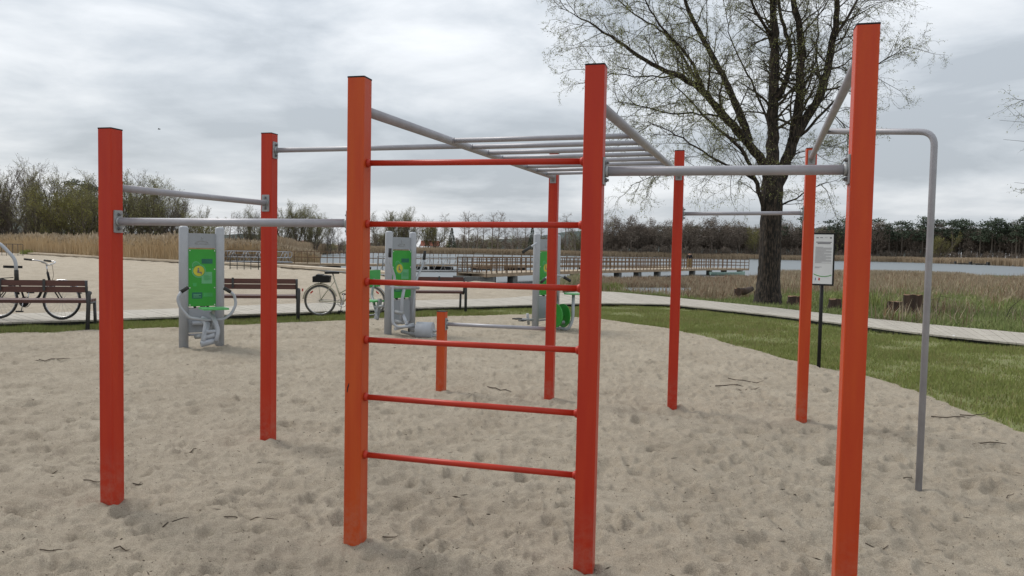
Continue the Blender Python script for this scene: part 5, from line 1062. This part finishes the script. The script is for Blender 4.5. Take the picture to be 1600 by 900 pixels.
named = [(392, 818, .24, .1, 'long thin curved stick in the foreground between the two left posts'), (275, 822, .12, .8, 'short stick right of the foot of the leftmost post'), (145, 757, .1, 0, 'curved dark stick just left of the foot of the leftmost post'), (215, 756, .06, .1, 'short twig just right of the leftmost post foot'), (83, 738, .05, .9, 'dark crumb of bark in the sand left of the leftmost post'), (304, 709, .08, .9, 'thick short twig between the two left posts'), (780, 610, .3, -.7, 'straight stick in the sand in front of the rear left post'), (85, 566, .3, .2, 'dark forked twig far left near the grass'), (1165, 597, .35, -.2, 'long twig between the two rear right posts'), (1140, 605, .3, .1, 'curved twig left of the longer one by the rear right posts'), (1485, 655, .35, .2, 'bent twig by the grass right of the grey pole'), (1522, 650, .3, .3, 'dark twig at the edge of the lawn, right'), (1545, 698, .25, .1, 'bent twig on the sand at the right edge'), (1170, 612, .2, .0, 'small straight twig below the long one, rear right'), (1420, 750, .12, .5, 'small forked twig left of the grey pole foot'), (1245, 780, .09, .9, 'thin twig left of the foot of the right front post'), (1370, 852, .10, -.1, 'thin pale twig right of the nearest right post'), (770, 807, .07, .6, 'tiny twig below the lowest ladder rung'), (1578, 780, .08, .7, 'small dark twig at the right edge of the sand'), (80, 862, .09, .1, 'thin twig in the lower left corner'), (190, 862, .06, .6, 'small twig in the lower left foreground'), (610, 842, .07, .1, 'short twig right of the foot of the left ladder post')]
for px, py, L, a, lab in named: stick(px, py, L * 1.15, a, .0035 if py > 700 else .006, lab)
# crumbs of bark and leaf, uncountable
g = np.random.default_rng(77); n = 9000; az_ = g.uniform(-.62, .62, n); r = 2.5 + 15 * g.random(n) ** 1.2; x = r * np.sin(az_); y = r * np.cos(az_); k_ = region(x, y) == 0; x = x[k_]; y = y[k_]; n = len(x); z = ground_z(x, y) + .003
a = g.uniform(0, 2 * PI, n); L = g.uniform(.002, .008, n) * (1 + (g.random(n) < .07) * 3.0); W = np.minimum(L * g.uniform(.12, .4, n), .0024); D = np.stack([np.cos(a) * L, np.sin(a) * L, g.normal(0, .003, n)], 1); E = np.stack([-np.sin(a) * W, np.cos(a) * W, g.normal(0, .002, n)], 1); C_ = np.stack([x, y, z], 1); up_ = np.array([0, 0, .002])
V = np.stack([C_ - D, C_ + E, C_ + D, C_ - E, C_ - D * .3 + up_, C_ + D * .3 + up_], 1).reshape(-1, 3); b = np.arange(n)[:, None] * 6
Fc = np.concatenate([b + np.array([[0, 3, 4]]), b + np.array([[0, 4, 1]]), b + np.array([[4, 3, 5]]), b + np.array([[4, 5, 1]]), b + np.array([[3, 2, 5]]), b + np.array([[5, 2, 1]])])
tag(fastmesh('litter', V, Fc, 'stick'), 'tiny crumbs of bark and dry leaf strewn over the sand', 'litter', kind='stuff')
# a pale ball in the grass and a bird
m = MB(); p = gp(1490, 532); m.ball(xyz(p, .06), .045, sc=(1, .9, .85)); tag(m.build('stone', 'white'), 'small white stone in the grass by the boardwalk, right', 'stone')
bp_ = atY(249, 202, 60); m = MB(); m.tube([bp_ - (.12, 0, 0), bp_ - (.05, 0, -.01), bp_ + (.04, 0, .01), bp_ + (.09, 0, 0)], [.015, .035, .03, .01], 8); root = empty('bird', bp_, 'tiny dark bird flying above the two left posts', 'bird'); m.build('body', 'black', root)
for s in (-1, 1): w_ = MB(); w_.add([bp_ + (-.06, 0, .02), bp_ + (.05, 0, .02), bp_ + (.02, s * .16, .06), bp_ + (-.04, s * .15, .06), bp_ + (-.06, 0, .03), bp_ + (.05, 0, .03), bp_ + (.02, s * .16, .065), bp_ + (-.04, s * .15, .065)], [(0, 1, 2, 3), (4, 7, 6, 5), (0, 4, 5, 1), (2, 6, 7, 3), (1, 5, 6, 2), (3, 7, 4, 0)]); w_.build('wing', 'black', root)

# ------------------------------------------------------------------ light
SUN_EL, SUN_AZ = math.radians(48), math.radians(-55)    # azimuth from +Y towards +X
sd = np.array([math.sin(SUN_AZ) * math.cos(SUN_EL), math.cos(SUN_AZ) * math.cos(SUN_EL), math.sin(SUN_EL)])
sl = bpy.data.lights.new('sun', 'SUN'); sl.energy = 1.7; sl.angle = math.radians(20); sl.color = (1, .95, .88); so = bpy.data.objects.new('sun', sl); COL.objects.link(so)
so.rotation_euler = Vector(tuple(sd)).to_track_quat('Z', 'Y').to_euler()
W = bpy.data.worlds.new('World'); S.world = W; W.use_nodes = True; n = W.node_tree; n.nodes.clear(); L = n.links.new
out = N(n, 'ShaderNodeOutputWorld'); bg = N(n, 'ShaderNodeBackground'); bg.inputs['Strength'].default_value = .1; L(bg.outputs[0], out.inputs[0])
sky = N(n, 'ShaderNodeTexSky', sky_type='NISHITA'); sky.sun_disc = False; sky.sun_elevation = SUN_EL; sky.sun_rotation = SUN_AZ; sky.air_density = 1.3; sky.dust_density = 2
tc = N(n, 'ShaderNodeTexCoord'); sp = N(n, 'ShaderNodeSeparateXYZ'); L(tc.outputs['Generated'], sp.inputs[0])
mxz = N(n, 'ShaderNodeMath', operation='MAXIMUM'); L(sp.outputs['Z'], mxz.inputs[0]); mxz.inputs[1].default_value = 0
az = N(n, 'ShaderNodeMath', operation='ADD'); L(mxz.outputs[0], az.inputs[0]); az.inputs[1].default_value = .11
dv = N(n, 'ShaderNodeVectorMath', operation='SCALE'); iv = N(n, 'ShaderNodeMath', operation='DIVIDE'); iv.inputs[0].default_value = 1; L(az.outputs[0], iv.inputs[1]); L(tc.outputs['Generated'], dv.inputs[0]); L(iv.outputs[0], dv.inputs['Scale'])
mp = N(n, 'ShaderNodeMapping'); mp.inputs['Scale'].default_value = (.46, .50, .25); mp.inputs['Location'].default_value = (3.1, 1.7, 0); L(dv.outputs[0], mp.inputs[0])
c1 = N(n, 'ShaderNodeTexNoise', i_Scale=1.0, i_Detail=9, i_Roughness=.56, i_Distortion=.25); L(mp.outputs[0], c1.inputs['Vector'])
c2 = N(n, 'ShaderNodeTexNoise', i_Scale=.33, i_Detail=3, i_Roughness=.5); L(mp.outputs[0], c2.inputs['Vector'])
cm = N(n, 'ShaderNodeMath', operation='MULTIPLY_ADD'); L(c2.outputs['Fac'], cm.inputs[0]); cm.inputs[1].default_value = .55
cm2 = N(n, 'ShaderNodeMath', operation='MULTIPLY'); L(c1.outputs['Fac'], cm2.inputs[0]); cm2.inputs[1].default_value = .55; L(cm2.outputs[0], cm.inputs[2])
# lower, puffier clouds towards the horizon
mp2 = N(n, 'ShaderNodeMapping'); mp2.inputs['Scale'].default_value = (3.2, 3.2, 9.0); mp2.inputs['Location'].default_value = (.7, 4.2, 1.3); L(tc.outputs['Generated'], mp2.inputs[0])
c3 = N(n, 'ShaderNodeTexNoise', i_Scale=1.25, i_Detail=8, i_Roughness=.55, i_Distortion=.5); L(mp2.outputs[0], c3.inputs['Vector'])
sub = N(n, 'ShaderNodeMath', operation='SUBTRACT'); L(c3.outputs['Fac'], sub.inputs[0]); sub.inputs[1].default_value = .5
mad = N(n, 'ShaderNodeMath', operation='MULTIPLY_ADD'); L(sub.outputs[0], mad.inputs[0]); mad.inputs[1].default_value = .42; L(cm.outputs[0], mad.inputs[2]); cm = mad
ramp = N(n, 'ShaderNodeValToRGB'); e = ramp.color_ramp.elements
e[0].position = .44; e[0].color = rgba((.38, .415, .455)); e[1].position = .69; e[1].color = rgba((.80, .82, .845))
e2 = ramp.color_ramp.elements.new(.50); e2.color = rgba((.48, .515, .555)); e3 = ramp.color_ramp.elements.new(.575); e3.color = rgba((.62, .645, .675)); L(cm.outputs[0], ramp.inputs['Fac'])
# brighter overhead, a little bluer and darker near the horizon (an overcast sky)
zg = N(n, 'ShaderNodeMapRange'); zg.inputs['From Min'].default_value = 0; zg.inputs['From Max'].default_value = .45; zg.inputs['To Min'].default_value = .86; zg.inputs['To Max'].default_value = 1.15; L(sp.outputs['Z'], zg.inputs['Value'])
sc1 = N(n, 'ShaderNodeVectorMath', operation='SCALE'); L(ramp.outputs['Color'], sc1.inputs[0]); sc10 = N(n, 'ShaderNodeMath', operation='MULTIPLY'); L(zg.outputs[0], sc10.inputs[0]); sc10.inputs[1].default_value = 10.8; L(sc10.outputs[0], sc1.inputs['Scale'])
mx = N(n, 'ShaderNodeMix', data_type='RGBA'); mx.inputs['Factor'].default_value = .93; L(sky.outputs[0], mx.inputs['A']); L(sc1.outputs[0], mx.inputs['B']); L(mx.outputs['Result'], bg.inputs['Color'])
vs = S.view_settings; vs.view_transform = 'Standard'; vs.look = 'None'; vs.gamma = 1; vs.use_curve_mapping = False; vs.exposure = .38
